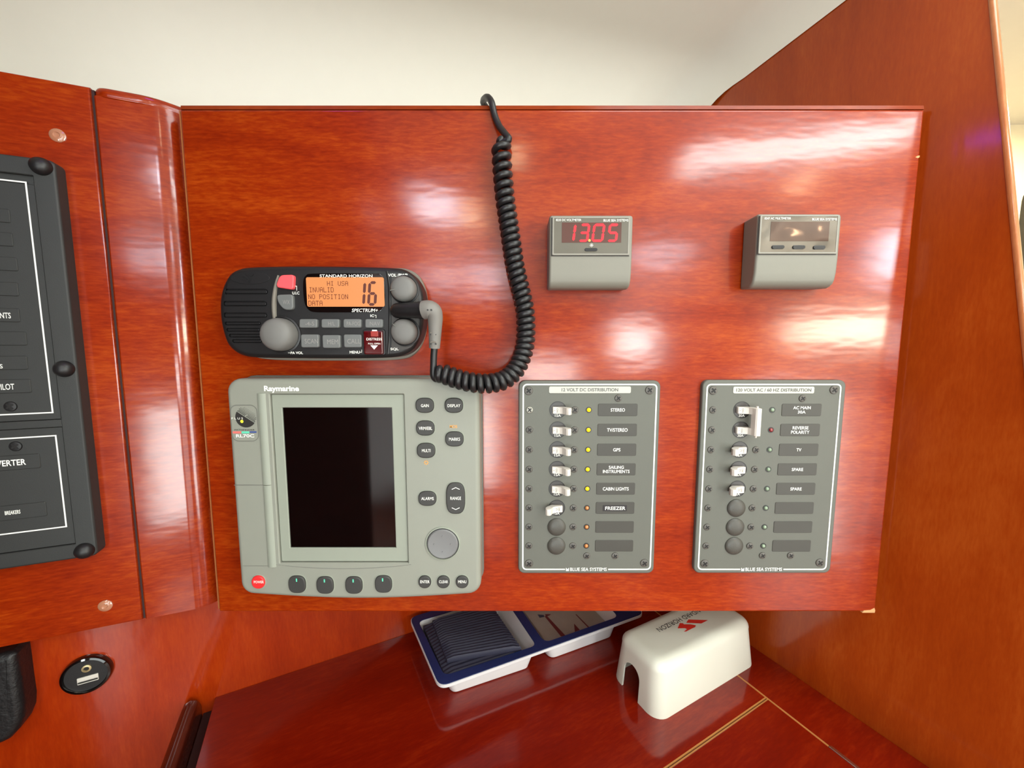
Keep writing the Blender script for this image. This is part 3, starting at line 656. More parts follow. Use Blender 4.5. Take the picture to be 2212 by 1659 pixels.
# ================================================================== seven-segment digits and dot-matrix glyphs
SEGS = {'0': 'abcdef', '1': 'bc', '3': 'abcdg', '5': 'acdfg', '6': 'acdefg'}
def seg_polys(ch, box, w, slant, gapk=0.12):
    a0, b0, a1, b1 = box; bm_ = (b0 + b1) / 2; g = w * gapk
    def hor(y, lo=-w / 2, hi=w / 2): return [(a0 + w * .5 + g, y), (a0 + w + g, y + hi), (a1 - w - g, y + hi), (a1 - w * .5 - g, y), (a1 - w - g, y + lo), (a0 + w + g, y + lo)]
    def ver(x, y0, y1): return [(x, y0 + g), (x + w / 2, y0 + w / 2 + g), (x + w / 2, y1 - w / 2 - g), (x, y1 - g), (x - w / 2, y1 - w / 2 - g), (x - w / 2, y0 + w / 2 + g)]
    xl, xr, yt, yb = a0 + w / 2, a1 - w / 2, b1 - w / 2, b0 + w / 2
    D = dict(a=hor(yt), g=hor(bm_), d=hor(yb), f=ver(xl, bm_, yt), b=ver(xr, bm_, yt), e=ver(xl, yb, bm_), c=ver(xr, yb, bm_))
    return [[(x + (y - b0) * slant, y) for x, y in D[k]] for k in SEGS[ch]]
GLY = {'H': '10001 10001 10001 11111 10001 10001 10001', 'I': '01110 00100 00100 00100 00100 00100 01110', 'U': '10001 10001 10001 10001 10001 10001 01110',
       'S': '01111 10000 10000 01110 00001 00001 11110', 'A': '01110 10001 10001 11111 10001 10001 10001', 'N': '10001 11001 11001 10101 10011 10011 10001',
       'V': '10001 10001 10001 10001 10001 01010 00100', 'L': '10000 10000 10000 10000 10000 10000 11111', 'D': '11110 10001 10001 10001 10001 10001 11110',
       'O': '01110 10001 10001 10001 10001 10001 01110', 'P': '11110 10001 10001 11110 10000 10000 10000', 'T': '11111 00100 00100 00100 00100 00100 00100', ' ': '00000 ' * 7}
def dots(mb, s, box, h):
    a0, b0, a1, b1 = box; nc = len(s) * 6 - 1; cw, chh = (a1 - a0) / nc, (b1 - b0) / 7
    for i, c in enumerate(s):
        for r, row in enumerate(GLY[c].split()):
            for k, v in enumerate(row):
                if v == '1':
                    x, y = a0 + (i * 6 + k) * cw, b1 - (r + 1) * chh; mb.flat([(x, y), (x + cw * 0.98, y), (x + cw * 0.98, y + chh * 0.98), (x, y + chh * 0.98)], h)

# ================================================================== meters
def meter(name, label, x0, y0, x1, y1, win, texts, zone, film):
    hM = 0.0215; a0, b0, a1, b1 = BRD.R(x0, y0, x1, y1, hM); t = Thing(name, label, 'meter', ((a0 + a1) / 2, 0, b0))
    hgt = b1 - b0
    pr = [(b0 + 0.001, 0.0), (b1 - 0.0004, 0.0), (b1, hM - 0.003), (b1 - 0.0009, hM - 0.0009), (b1 - 0.003, hM), (b0 + hgt * 0.40, hM), (b0 + hgt * 0.20, hM - 0.0006), (b0 + 0.0062, hM - 0.0018), (b0 + 0.0030, hM - 0.0034), (b0 + 0.0010, hM - 0.0062), (b0, hM - 0.0095)]
    body = t.add('housing', MB(BRD).loftb(pr, a0, a1, 0.0022), m_meter, smooth=32)
    wb = BRD.R(*win, hM); fr_ = t.add('face_frame', MB(BRD).plate(rr(*wb, 0.0010, 3), hM - 0.0004, hM + 0.0012, 0.0003, 1, holes=[(rr(wb[0] + 0.0014, wb[1] + 0.0014, wb[2] - 0.0014, wb[3] - 0.0010, 0.0004, 2), hM + 0.0008)]), m_mframe)
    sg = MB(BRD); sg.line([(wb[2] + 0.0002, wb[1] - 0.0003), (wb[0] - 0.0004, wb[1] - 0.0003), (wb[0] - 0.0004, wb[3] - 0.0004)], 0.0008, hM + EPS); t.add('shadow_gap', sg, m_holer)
    gl = t.add('face_glass', MB(BRD).box(wb[0] + 0.0015, wb[1] + 0.0015, wb[2] - 0.0015, wb[3] - 0.0011, hM + 0.0002, hM + 0.0010), m_mwave if film else m_mglass)
    if film: pass
    hz_ = hM + 0.0010 + EPS
    z = BRD.R(*zone, hM); t.add('filter', MB(BRD).flat([(z[0], z[1]), (z[2], z[1]), (z[2], z[3]), (z[0], z[3])], hz_), m_mred if not film else mat('meter_film_dark', (88, 66, 58), 0.10, metal=0.4, coat=1.0, coat_r=0.03, bump=1.0, bscale=13.0, bdist=0.012), gl)
    for tx, bx in texts: t.text(tx, BRD, BRD.R(*bx, hM), hz_ + EPS, m_white, gl, bold=0.006)
    return t, hM, hz_, gl
def z5(x, y): return (1150 + x / 3.16, 430 + y / 3.16)
def z5b(x0, y0, x1, y1): return (*z5(x0, y0), *z5(x1, y1))
tm, hM, hz_, gl = meter('voltmeter', 'taupe voltmeter showing 13.05 in red digits', 1186.5, 463.5, 1366, 622, (1192.6, 469.4, 1359.6, 552),
    [('8235 DC VOLTMETER', z5b(160, 139, 332, 154)), ('BLUE SEA SYSTEMS', z5b(483, 141, 652, 157))], z5b(200, 163, 605, 300), False)
for chh, (x0, x1) in (('1', (250, 290)), ('3', (318, 384)), ('0', (407, 486)), ('5', (513, 580))):
    bx = list(BRD.R(*z5b(x0 - 4, 171, x1 - 2, 295), hM))
    if chh == '1': bx[0] = bx[2] - 0.0052
    mb = MB(BRD)
    for p in seg_polys(chh, (bx[0] - 0.0004, bx[1], bx[2] - 0.0004, bx[3]), 0.0019, 0.13, 0.05): mb.plate(p, hz_, hz_ + 0.00022)
    tm.add('digit', mb, m_seg, gl, label='glowing red digit %s' % chh, smooth=0)
tm.add('decimal_point', MB(BRD).flat(ell(*BRD.px(*z5(388, 285), hM), 0.0011, n=12), hz_ + 0.0001), m_segdot, gl)
sb = BRD.px(*z5(402, 317), hM); st = MB(BRD); st.flat(ell(*sb, 0.0007, n=10), hz_)
for k in range(8):
    t_ = math.pi * k / 4; st.line([(sb[0] + 0.0010 * math.cos(t_), sb[1] + 0.0010 * math.sin(t_)), (sb[0] + 0.0016 * math.cos(t_), sb[1] + 0.0016 * math.sin(t_))], 0.0003, hz_)
tm.add('brightness_icon', st, m_white, gl)
def pill(t, bx, hM, gl):
    p = BRD.R(*bx, hM); t.add('button', MB(BRD).plate(rr(*p, (p[3] - p[1]) / 2, 5), hM + 0.0006, hM + 0.0020, 0.0004, 2), m_blk, gl)
pill(tm, z5b(355, 337, 442, 358), hM, gl)
tm2, hM, hz_, gl2 = meter('multimeter', 'taupe multimeter with a blank silvery face at the right', 1634, 460.5, 1813.5, 620, (1638.5, 465.3, 1808.5, 549),
    [('8247 AC MULTIMETER', z5b(1578, 128, 1758, 143)), ('BLUE SEA SYSTEMS', z5b(1902, 134, 2070, 149))], z5b(1620, 157, 2018, 290), True)
for bx in ((1627, 318, 1712, 343), (1768, 318, 1853, 344), (1908, 320, 1990, 346)): pill(tm2, z5b(*bx), hM, gl2)

# ================================================================== radar display
HR = 0.0245
def z2(x, y): return (470 + x / 3.19, 790 + y / 3.19)
def z2b(x0, y0, x1, y1): return (*z2(x0, y0), *z2(x1, y1))
rd_out = BRD.poly([z2(*q) for q in [(58, 150), (62, 118), (85, 93), (125, 82), (400, 84), (900, 88), (1400, 92), (1740, 96), (1785, 108), (1806, 135), (1812, 200), (1812, 800), (1814, 1300), (1812, 1500), (1806, 1545), (1790, 1570), (1760, 1580), (1600, 1590), (1300, 1604), (900, 1611), (600, 1604), (400, 1594), (250, 1584), (215, 1578), (190, 1562), (174, 1530), (160, 1420), (125, 960), (90, 500), (66, 220)]], HR)
xs_ = [p[0] for p in rd_out]; bs_ = [p[1] for p in rd_out]
a0_, a1_ = BRD.px(502, 1048, HR)[0], BRD.px(1037, 1048, HR)[0]
# real housing is a straight-sided box with a bowed lower edge
topb = BRD.px(760, 818, HR)[1]; lowb = BRD.px(560, 1286, HR)[1]; bow = BRD.px(752, 1296, HR)[1]
rc = 0.012
outl = [(a0_ + rc * (1 - math.cos(t)), topb - rc * (1 - math.sin(t))) for t in [math.pi / 2 * i / 6 for i in range(7)]]
outl += [(a1_ - rc * (1 - math.sin(t)), topb - rc * (1 - math.cos(t))) for t in [math.pi / 2 * i / 6 for i in range(7)]]
outl += [(a1_ - rc * (1 - math.cos(t)), lowb + rc * (1 - math.sin(t))) for t in [math.pi / 2 * i / 6 for i in range(7)]]
outl += [(a1_ - rc - (a1_ - a0_ - 2 * rc) * i / 12, lowb + (bow - lowb) * math.sin(math.pi * i / 12)) for i in range(1, 12)]
outl += [(a0_ + rc * (1 - math.sin(t)), lowb + rc * (1 - math.cos(t))) for t in [math.pi / 2 * i / 6 for i in range(7)]]
rd = Thing('radar_display', 'grey marine radar display with a large black screen, below the radio', 'radar display', ((a0_ + a1_) / 2, 0, lowb))
ra0, ra1 = BRD.px(*z2(388, 800), HR)[0], BRD.px(*z2(1304, 800), HR)[0]; rb1 = BRD.px(*z2(800, 190), HR)[1]; rb0 = BRD.px(*z2(800, 1366), HR)[1]
rec = rr(ra0, rb0, ra1, rb1, 0.0012, 2)
body = rd.add('housing', MB(BRD).plate(outl, 0.0, HR, 0.0046, 5, holes=[(rec, HR - 0.0042, 0.0008)]), m_ray, smooth=32)
HF = HR - 0.0022
sa0, sb0, sa1, sb1 = BRD.R(*z2b(476, 283, 1222, 1252), HR - 0.004)
fr_o = rr(ra0 + 0.0012, rb0 + 0.0012, ra1 - 0.0012, rb1 - 0.0012, 0.001, 2)
rd.add('screen_frame', MB(BRD).plate(fr_o, HR - 0.0043, HF, 0.0004, 1, holes=[(rr(sa0, sb0, sa1, sb1, 0.0006, 2), HR - 0.0040, 0.0005)]), m_ray2, smooth=25)
rd.add('screen', MB(BRD).box(sa0 + 0.0006, sb0 + 0.0006, sa1 - 0.0006, sb1 - 0.0006, HR - 0.0041, HR - 0.0034), m_screen, label='dark blank glass screen')
# curved lower ledge under the screen
lg = MB(BRD); n_ = 14; u0 = []; u1 = []
for i in range(n_ + 1):
    a = ra0 - 0.003 + (ra1 - ra0 + 0.005) * i / n_; u0.append(lg.bm.verts.new(BRD.P(a, rb0 + 0.0006, HR - 0.0028))); u1.append(lg.bm.verts.new(BRD.P(a, rb0 - 0.0005 - 0.0042 * math.sin(math.pi * i / n_) ** 0.8, HR + 0.00025)))
for i in range(n_): lg.bm.faces.new((u0[i], u0[i + 1], u1[i + 1], u1[i]))
rd.add('lower_ledge', lg, m_rayd, smooth=80)
# raised rounded strip left of the screen, two moulded covers divided by a seam
ca1, ca0 = ra0 - 0.0004, BRD.px(*z2(306, 800), HR)[0]
sb_ = BRD.px(*z2(240, 822), HR)[1]
def strip(b0, b1):
    w = (ca1 - ca0); p = [(ca0, HR - 0.001), (ca0 + w * 0.12, HR + 0.0008), (ca0 + w * 0.4, HR + 0.0014), (ca0 + w * 0.7, HR + 0.0008), (ca1, HR - 0.0018), (ca1, HR - 0.004), (ca0, HR - 0.004)]
    return MB(BRD).prof(p, b0, b1, 0.0002)
rd.add('ridge_strip', strip(sb_ + 0.0002, rb1), m_ray2, smooth=60)
rd.add('ridge_strip', strip(rb0 - 0.003, sb_ - 0.0002), m_ray2, smooth=60)
rd.add('cover_seam', MB(BRD).line([(a0_ + 0.0016, sb_), (ca0 + 0.001, sb_)], 0.0006, HR + EPS), m_rayd)
sq = BRD.px(*z2(240, 1379), HR)[1]; rd.add('cover_seam', MB(BRD).line([(a0_ + 0.0040, sq), (ca0 + 0.001, sq)], 0.0003, HR + EPS), m_rayd)
rd.add('flange', MB(BRD).plate(off(ccw(outl), -0.0012), 0.0, 0.0035, 0.0006, 1), m_rayd)
rd.text('Raymarine', BRD, BRD.R(*z2b(321, 138, 562, 187), HR), HR + EPS, m_white, bold=0.035)
# badge
def z8(x, y): return (480 + x / 12.76, 850 + y / 12.76)
bo = BRD.px(*z8(625, 815), HR); br = BRD.R(*z8(262, 322), *z8(985, 1305), HR)
bg = rd.add('badge', MB(BRD).plate(rr(*br, 0.0055, 6), HR - 0.0002, HR + 0.0003, 0.0001, 1), m_ray)
rd.add('badge_outline', MB(BRD).line(ccw(rr(*br, 0.0055, 6)), 0.0005, HR + 0.0003 + EPS, True), m_rayd, bg)
cc = BRD.px(*z8(655, 655), HR); CR = 0.0091; HB = HR + 0.0003 + EPS
dk = MB(BRD); t0 = math.radians(146); t1 = math.radians(146 + 180)
dk.flat([(cc[0] + CR * math.cos(t0 + (t1 - t0) * i / 24), cc[1] + CR * math.sin(t0 + (t1 - t0) * i / 24)) for i in range(25)], HB)
e1 = Vector((math.cos(t0), math.sin(t0))); e2 = Vector((e1.y, -e1.x)) * -1
e2 = Vector((-math.sin(t0), math.cos(t0))) * -1
for j in range(1, 7):
    for i in range(-7, 8):
        if abs(i) < 1 and j < 3: continue
        q = Vector(cc) + e1 * (i * 0.00128 + (0.00064 if j % 2 else 0)) + e2 * (j * 0.00118)
        if (q - Vector(cc)).length < CR: dk.flat(ell(q.x, q.y, 0.00058 * (1 - j * 0.10), n=6), HB)
rd.add('badge_emblem', dk, m_ink, bg)
rd.add('badge_dot', MB(BRD).flat(ell(*BRD.px(*z8(556, 766), HR), 0.00145, n=14), HB + EPS), m_yellow, bg)
rd.text('P L U S', BRD, BRD.R(*z8(268, 655), *z8(585, 712), HR), HB + EPS, m_white, bg)
rd.text('PATHFINDER', BRD, BRD.R(*z8(350, 978), *z8(905, 1022), HR), HB, m_ink, bg)
for x0, x1, m in ((300, 532, m_pink), (545, 757, m_green), (768, 955, m_blue)):
    q = BRD.R(*z8(x0, 1040), *z8(x1, 1098 if x0 < 700 else 1080), HR); rd.add('colour_bar', MB(BRD).flat([(q[0], q[1]), (q[2], q[1]), (q[2], q[3]), (q[0], q[3])], HB), m, bg)
rd.text('RL70C', BRD, BRD.R(*z8(392, 1120), *z8(892, 1208), HR), HB, m_white, bg, bold=0.02)
# keys
def key(cx, cy, w, h, txt=None, tw=0, th=0, m=m_rkey, mt=m_white, e=0.76, name='key', top=0.0020, bold=0.008):
    a, b = BRD.px(*z2(cx, cy), HR); q = BRD.R(*z2b(cx - w / 2, cy - h / 2, cx + w / 2, cy + h / 2), HR); rx, ry = (q[2] - q[0]) / 2, (q[3] - q[1]) / 2
    rd.add('key_rim', MB(BRD).plate(sup(a, b, rx + 0.0007, ry + 0.0007, e), HR - 0.0002, HR + 0.0003, 0.0001, 1), m_ray2)
    k = rd.add(name, MB(BRD).plate(sup(a, b, rx, ry, e), HR - 0.0002, HR + top, 0.0012, 3), m)
    if txt: rd.text(txt, BRD, BRD.R(*z2b(cx - tw / 2, cy - th / 2 + 3, cx + tw / 2, cy + th / 2 + 3), HR + top), HR + top + EPS, mt, k, bold=bold)
    return k
key(1429, 272, 128, 105, 'GAIN', 54, 21); key(1629, 272, 128, 105, 'DISPLAY', 88, 21); key(1433, 428, 128, 105, 'VRM/EBL', 92, 22); key(1633, 503, 128, 105, 'MARKS', 76, 22)
key(1438, 582, 128, 105, 'MULTI', 60, 21); key(1447, 912, 125, 102, 'ALARMS', 86, 21)
rk = key(1641, 910, 132, 216, 'RANGE', 74, 22, e=0.66)
for y0, dy in ((852, -14), (978, 14)):
    pp = [BRD.px(*z2(1641 + dx, y0 + (dy if dx == 0 else 0) * 0.9), HR + 0.002) for dx in (-27, 0, 27)]; rd.add('arrow_mark', MB(BRD).line(pp, 0.0006, HR + 0.002 + EPS), m_white, rk)
for cx, t_, w_ in ((1429, 'ENTER', 64), (1557, 'CLEAR', 62), (1686, 'MENU', 56)): key(cx, 1485, 88, 86, t_, w_, 20, e=0.92)
key(285, 1487, 90, 88, 'POWER', 68, 18, m=m_rred, e=0.92, name='power_key')
for cx, cy in ((552, 1502), (744, 1507), (942, 1507), (1145, 1500)):
    k = key(cx, cy, 118, 118, e=0.72, name='soft_key'); q = BRD.R(*z2b(cx - 12, cy - 36, cx - 3, cy - 14), HR + 0.002); rd.add('key_mark', MB(BRD).flat([(q[0], q[1]), (q[2], q[1]), (q[2], q[3]), (q[0], q[3])], HR + 0.002 + EPS), m_green, k)
rd.text('MOB', BRD, BRD.R(*z2b(1600, 408, 1652, 430), HR), HR + EPS, m_amber, bold=0.01)
sa, sb = BRD.px(*z2(1438, 667), HR); sn = MB(BRD); sn.line(ell(sa, sb, 0.0013, n=14), 0.0005, HR + EPS, True)
for k in range(8):
    t_ = math.pi * k / 4; sn.line([(sa + 0.0017 * math.cos(t_), sb + 0.0017 * math.sin(t_)), (sa + 0.0024 * math.cos(t_), sb + 0.0024 * math.sin(t_))], 0.0005, HR + EPS)
rd.add('sun_icon', sn, m_amber)
pa, pb = BRD.px(*z2(1552, 1225), HR); pr_ = 0.0147
rd.add('trackpad_rim', MB(BRD).lathe(pa, pb, [(pr_ + 0.0016, HR - 0.0002), (pr_ + 0.0012, HR + 0.0009), (pr_ + 0.0003, HR + 0.0011), (pr_, HR + 0.0004), (pr_, HR - 0.0002)], 40), m_ray2)
rd.add('trackpad_gap', MB(BRD).lathe(pa, pb, [(pr_ + 0.0001, HR + EPS), (pr_ - 0.0008, HR + EPS)], 40), m_holer)
tp = rd.add('trackpad', MB(BRD).lathe(pa, pb, [(pr_ - 0.0007, HR - 0.0002), (pr_ - 0.0007, HR + 0.0010), (pr_ - 0.0016, HR + 0.0018), (pr_ * 0.5, HR + 0.0013), (0, HR + 0.0011)], 40), m_rpad)
for dx, dy in ((0, 0.0074), (0, -0.0074), (0.0076, 0), (-0.0076, 0)): rd.add('trackpad_dimple', MB(BRD).lathe(pa + dx, pb + dy, [(0.0008, HR + 0.0012), (0.0005, HR + 0.0019), (0, HR + 0.0020)], 10), m_rpad, tp)

# ================================================================== VHF radio
HV = 0.0235
vo = BRD.poly([(471, 668), (474, 700), (485, 738), (500, 757), (520, 768), (550, 772.5), (640, 774), (740, 774.5), (830, 773), (868, 768), (893, 752), (908, 722), (914, 688), (914, 650), (908, 620), (894, 596), (874, 582), (845, 577), (740, 574), (620, 573.5), (540, 575.5), (512, 580), (493, 591), (479, 615), (472, 642)], HV)
vo = cat(ccw(vo), 4)
va = [p[0] for p in vo]; vb = [p[1] for p in vo]
rad = Thing('marine_radio', 'black marine radio with an amber screen and grey knobs', 'radio', ((min(va) + max(va)) / 2, 0, min(vb)))
def z1(x, y): return (450 + x / 4.1736, 550 + y / 4.1736)
def z1b(x0, y0, x1, y1): return (*z1(x0, y0), *z1(x1, y1))
gk = BRD.poly([(500, 674), (505, 710), (520, 748), (545, 768), (600, 777.5), (740, 779), (860, 777), (898, 763), (916, 732), (923, 690), (923, 650), (917, 618), (903, 594), (880, 582), (850, 580), (740, 580), (600, 580), (545, 584), (515, 610), (503, 640)], 0.003)
rad.add('gasket', MB(BRD).plate(cat(ccw(gk), 4), 0.0, 0.0058, 0.0012, 2), m_gasket)
slots = []
def z9(x, y): return (440 + x / 7.2125, 560 + y / 7.2125)
SL = [(505, 315, 1000), (692, 300, 985), (872, 305, 990), (1000, 325, 890), (1100, 350, 880), (1190, 390, 890), (1275, 440, 905)]
for i, (y, x0, x1) in enumerate(SL):
    hh = 44 if i < 3 else 30; q = BRD.R(*z9(x0, y - hh), *z9(x1, y + hh), HV); slots.append((q, rr(*q, (q[3] - q[1]) / 2, 5)))
vbody = rad.add('housing', MB(BRD).plate(vo, 0.004, HV, 0.0048, 5, holes=[(s_[1], HV - 0.0022) for s_ in slots]), m_blk, smooth=35)
for q, o in slots:
    w = (q[3] - q[1]); rad.add('grille_bar', MB(BRD).plate(rr(q[0] + 0.0008, q[1] + w * 0.22, q[2] - 0.001, q[3] - w * 0.22, w * 0.27, 4), HV - 0.0024, HV - 0.0004, 0.0006, 2), m_blk)
oa, ob_ = BRD.px(*z9(725, 292), HV)
lo = rad.add('logo_oval', MB(BRD).plate(ell(oa, ob_, 0.0168, 0.0053, 36), HV - 0.0002, HV + 0.0004, 0.0003, 2), m_blk)
lm = MB(BRD)
for pp in ([(-0.0075, 0.0030), (-0.0030, 0.0030), (0.0022, -0.0018), (-0.0004, -0.0018), (-0.0030, 0.0006), (-0.0055, 0.0006)], [(0.0000, 0.0030), (0.0045, 0.0030), (0.0030, 0.0012), (0.0005, 0.0012)], [(-0.0050, -0.0012), (-0.0020, -0.0012), (0.0012, -0.0036), (-0.0022, -0.0036)]):
    lm.plate([(oa - 0.001 + x, ob_ + y) for x, y in pp], HV + 0.0002, HV + 0.0008)
rad.add('embossed_logo', lm, m_blk, lo, smooth=0)
rb_pts = [BRD.P(*BRD.px(*z9(x, y), HV), HV) for x, y in cat([(1165, 250), (1128, 400), (1106, 560), (1100, 700), (1102, 820), (1112, 960)], 5, False)]
rad.add('curved_rib', MB(BRD).tube(rb_pts, lambda u: 0.0008 + 0.0012 * math.sin(math.pi * min(1, u * 0.8)), 8), m_gasket, label='grey curved rib beside the speaker grille')
dv = [BRD.P(*BRD.px(x, y, HV), HV - 0.0006) for x, y in cat([(836, 586), (840, 610), (841.5, 640), (842, 680), (841, 730), (838, 764)], 4, False)]
rad.add('divider_rib', MB(BRD).tube(dv, 0.0014, 8), m_blk)
sidef = BRD.poly([(846, 606), (850, 592), (880, 596), (900, 620), (905, 655), (905, 700), (898, 738), (880, 754), (850, 756), (846, 740)], HV)
rad.add('knob_recess', MB(BRD).plate(cat(ccw(sidef), 3), HV - 0.0002, HV + 0.0003, 0.0002, 1), mat('worn_black_plastic', (66, 63, 60), 0.5, bump=0.2))
def knob(cx, cy, r, top, name, mark=None):
    a, b = BRD.px(cx, cy, HV + top * 0.55); h = HV
    sk = rad.add('knob_collar', MB(BRD).lathe(a, b, [(r * 1.14, h - 0.0002), (r * 1.14, h + 0.001), (r * 1.04, h + 0.0014), (r * 1.0, h + 0.0008)], 32), m_blk)
    k = rad.add(name, MB(BRD).lathe(a, b, [(r * 0.99, h), (r, h + top * 0.25), (r * 0.985, h + top * 0.5), (r * 0.93, h + top * 0.72), (r * 0.78, h + top * 0.88), (r * 0.5, h + top * 0.965), (0, h + top)], 36), m_knob, smooth=60)
    if mark is not None:
        c, s_ = math.cos(mark), math.sin(mark); rad.add('pointer_mark', MB(BRD).hexa([BRD.P(a + c * d - s_ * e, b + s_ * d + c * e, h + hh) for hh in (top * 0.62, top * 0.965) for d, e in ((r * 0.52, -0.0003), (r * 0.90, -0.0003), (r * 0.90, 0.0003), (r * 0.52, 0.0003))]), m_rayd, k)
knob(598.5, 722.5, 0.0141, 0.015, 'channel_knob')
knob(870.5, 623.5, 0.0108, 0.011, 'volume_knob', math.radians(192)); knob(871.7, 716.5, 0.0110, 0.011, 'squelch_knob', math.radians(140))
# display window
dwin = cat(ccw(BRD.poly([(655.5, 630), (656, 605), (662, 595), (674, 591), (740, 590.5), (812, 591), (824, 594), (830, 604), (832, 632), (831, 656), (826, 668), (812, 674), (740, 675), (682, 674.5), (667, 669), (659, 656)], HV)), 4)
dw = rad.add('display_window', MB(BRD).plate(dwin, HV - 0.0004, HV + 0.0008, 0.0005, 2), m_blkg)
HD = HV + 0.0008
lq = BRD.R(662.5, 599, 830, 662.5, HD); lcd = rad.add('display_screen', MB(BRD).plate(rr(*lq, 0.0014, 3), HD - 0.0002, HD + 0.0002), m_lcd, dw, label='glowing amber screen', smooth=0)
lt = MB(BRD); hL = HD + 0.0002 + EPS
for s_, bx in (('HI USA', (1066, 240, 1256, 281)), ('INVALID', (905, 295, 1126, 341)), ('NO POSITION', (897, 358, 1256, 402)), ('DATA', (898, 416, 1026, 461))): dots(lt, s_, BRD.R(*z1b(bx[0] + 6, bx[1], bx[2] + 6, bx[3]), HD), hL)
o_ = rad.add('screen_lettering', lt, m_lcdt, dw, smooth=0)
q1 = BRD.R(*z1b(1385, 240, 1415, 462), HD); q6 = BRD.R(*z1b(1428, 240, 1512, 462), HD); ld = MB(BRD)
for p in seg_polys('1', (q1[2] - 0.0085, q1[1], q1[2] - 0.0006, q1[3]), 0.0024, 0.10, 0.1): ld.flat(p, hL)
for p in seg_polys('6', q6, 0.0024, 0.10, 0.1): ld.flat(p, hL)
rad.add('channel_digits', ld, m_lcdd, dw, smooth=0)
rad.text('STANDARD HORIZON', BRD, BRD.R(*z1b(1005, 179, 1481, 206), HD), HD + EPS, m_white, dw, bold=0.012)
rad.text('SPECTRUM+', BRD, BRD.R(*z1b(1293, 487, 1530, 518), HD), HD + EPS, m_white, dw, shear=0.22, bold=0.01)
for s_, bx in (('U.I.C', (760, 334, 824, 360)), ('PA VOL', (745, 874, 856, 897)), ('MENU', (1276, 868, 1368, 892)), ('VOL /PWR', (1622, 172, 1804, 200)), ('SQL', (1644, 840, 1718, 866)), ('IC', (1462, 540, 1496, 563))):
    rad.text(s_, BRD, BRD.R(*z1b(*bx), HV), HV + 0.0003 + EPS, m_white, vbody, bold=0.02)
for pts in ([(785, 285), (800, 285), (800, 325)], [(1500, 547), (1514, 547), (1514, 572)], [(1370, 880), (1385, 880), (1385, 857)], [(722, 878), (724, 886), (741, 886)]):
    rad.add('printed_bracket', MB(BRD).line([BRD.px(*z1(*p), HV) for p in pts], 0.0004, HV + 0.0003 + EPS), m_white, vbody)
def vkey(pts, txt, bx, m=m_key, name='key', mt=m_keyt, top=0.0030, r=0.0018):
    k = rad.add(name, MB(BRD).plate(rpoly(BRD.poly([z1(*p) for p in pts], HV), r, 4), HV - 0.0002, HV + top, 0.0010, 3), m)
    if txt: rad.text(txt, BRD, BRD.R(*z1b(*bx), HV + top), HV + top + EPS, mt, k, bold=0.0)
    return k
vkey([(665, 190), (790, 185), (785, 322), (640, 300), (633, 270)], None, None, m=m_red, name='red_key', r=0.003, top=0.0034)
vkey([(630, 365), (778, 360), (782, 500), (700, 502), (645, 440)], 'WX', (672, 410, 735, 448), r=0.003)
for cx, t_, w in ((915, '-4-S', 80), (1112, 'H/L', 60), (1308, 'PA-FOG', 120), (1503, 'NAV', 90)): vkey([(cx - 80, 582), (cx + 80, 582), (cx + 80, 662), (cx - 80, 662)], t_, (cx - w / 2, 604, cx + w / 2, 640))
for cx, cy, t_, w in ((930, 780, 'SCAN', 120), (1122, 785, 'MEM', 100), (1313, 780, 'CALL', 118)): vkey([(cx - 83, cy - 60), (cx + 78, cy - 60), (cx + 80, cy + 58), (cx - 78, cy + 58)], t_, (cx - w / 2, cy - 20, cx + w / 2, cy + 22))
q = BRD.R(*z1b(1400, 672, 1600, 905), HV); rad.add('cover_surround', MB(BRD).plate(rr(*q, 0.002, 3), HV - 0.0002, HV + 0.0016, 0.0008, 2), m_blk)
q = BRD.R(*z1b(1414, 688, 1586, 900), HV); dcv = rad.add('distress_cover', MB(BRD).plate(rr(*q, 0.0014, 3), HV, HV + 0.0040, 0.0012, 3), m_dist, label='dark red glossy flip cover')
hC = HV + 0.0040; q = BRD.R(*z1b(1466, 690, 1532, 740), hC); rad.add('cover_latch', MB(BRD).plate(rr(*q, 0.0006, 2), hC - 0.001, hC + 0.0010, 0.0004, 2), m_dist2, dcv)
q = BRD.R(*z1b(1478, 678, 1522, 692), hC); rad.add('latch_mark', MB(BRD).plate(rr(*q, 0.0003, 2), hC, hC + 0.0006), m_white, dcv)
rad.text('DISTRESS', BRD, BRD.R(*z1b(1426, 751, 1566, 774), hC), hC + EPS, m_white, dcv, bold=0.012); rad.text('PULL OPEN', BRD, BRD.R(*z1b(1442, 796, 1552, 810), hC), hC + EPS, m_white, dcv, bold=0.01)
rad.add('arrow_mark', MB(BRD).flat([BRD.px(*z1(x, y), hC) for x, y in ((1462, 818), (1530, 818), (1496, 856))], hC + EPS), m_white, dcv)
# black arm that carries the microphone lead across the knob recess
arm_p = [BRD.P(*BRD.px(x, y, h), h) for x, y, h in cat([(852, 671, HV + 0.002), (860, 671, HV + 0.005), (880, 670.5, HV + 0.008), (900, 670, HV + 0.010), (917, 670, HV + 0.0115)], 4, False)]
rad.add('lead_arm', MB(BRD).tube(arm_p, lambda u: 0.0022 + 0.0042 * min(1, (u * 5)) ** 0.5 + 0.0012 * u ** 3, 16), m_blk)

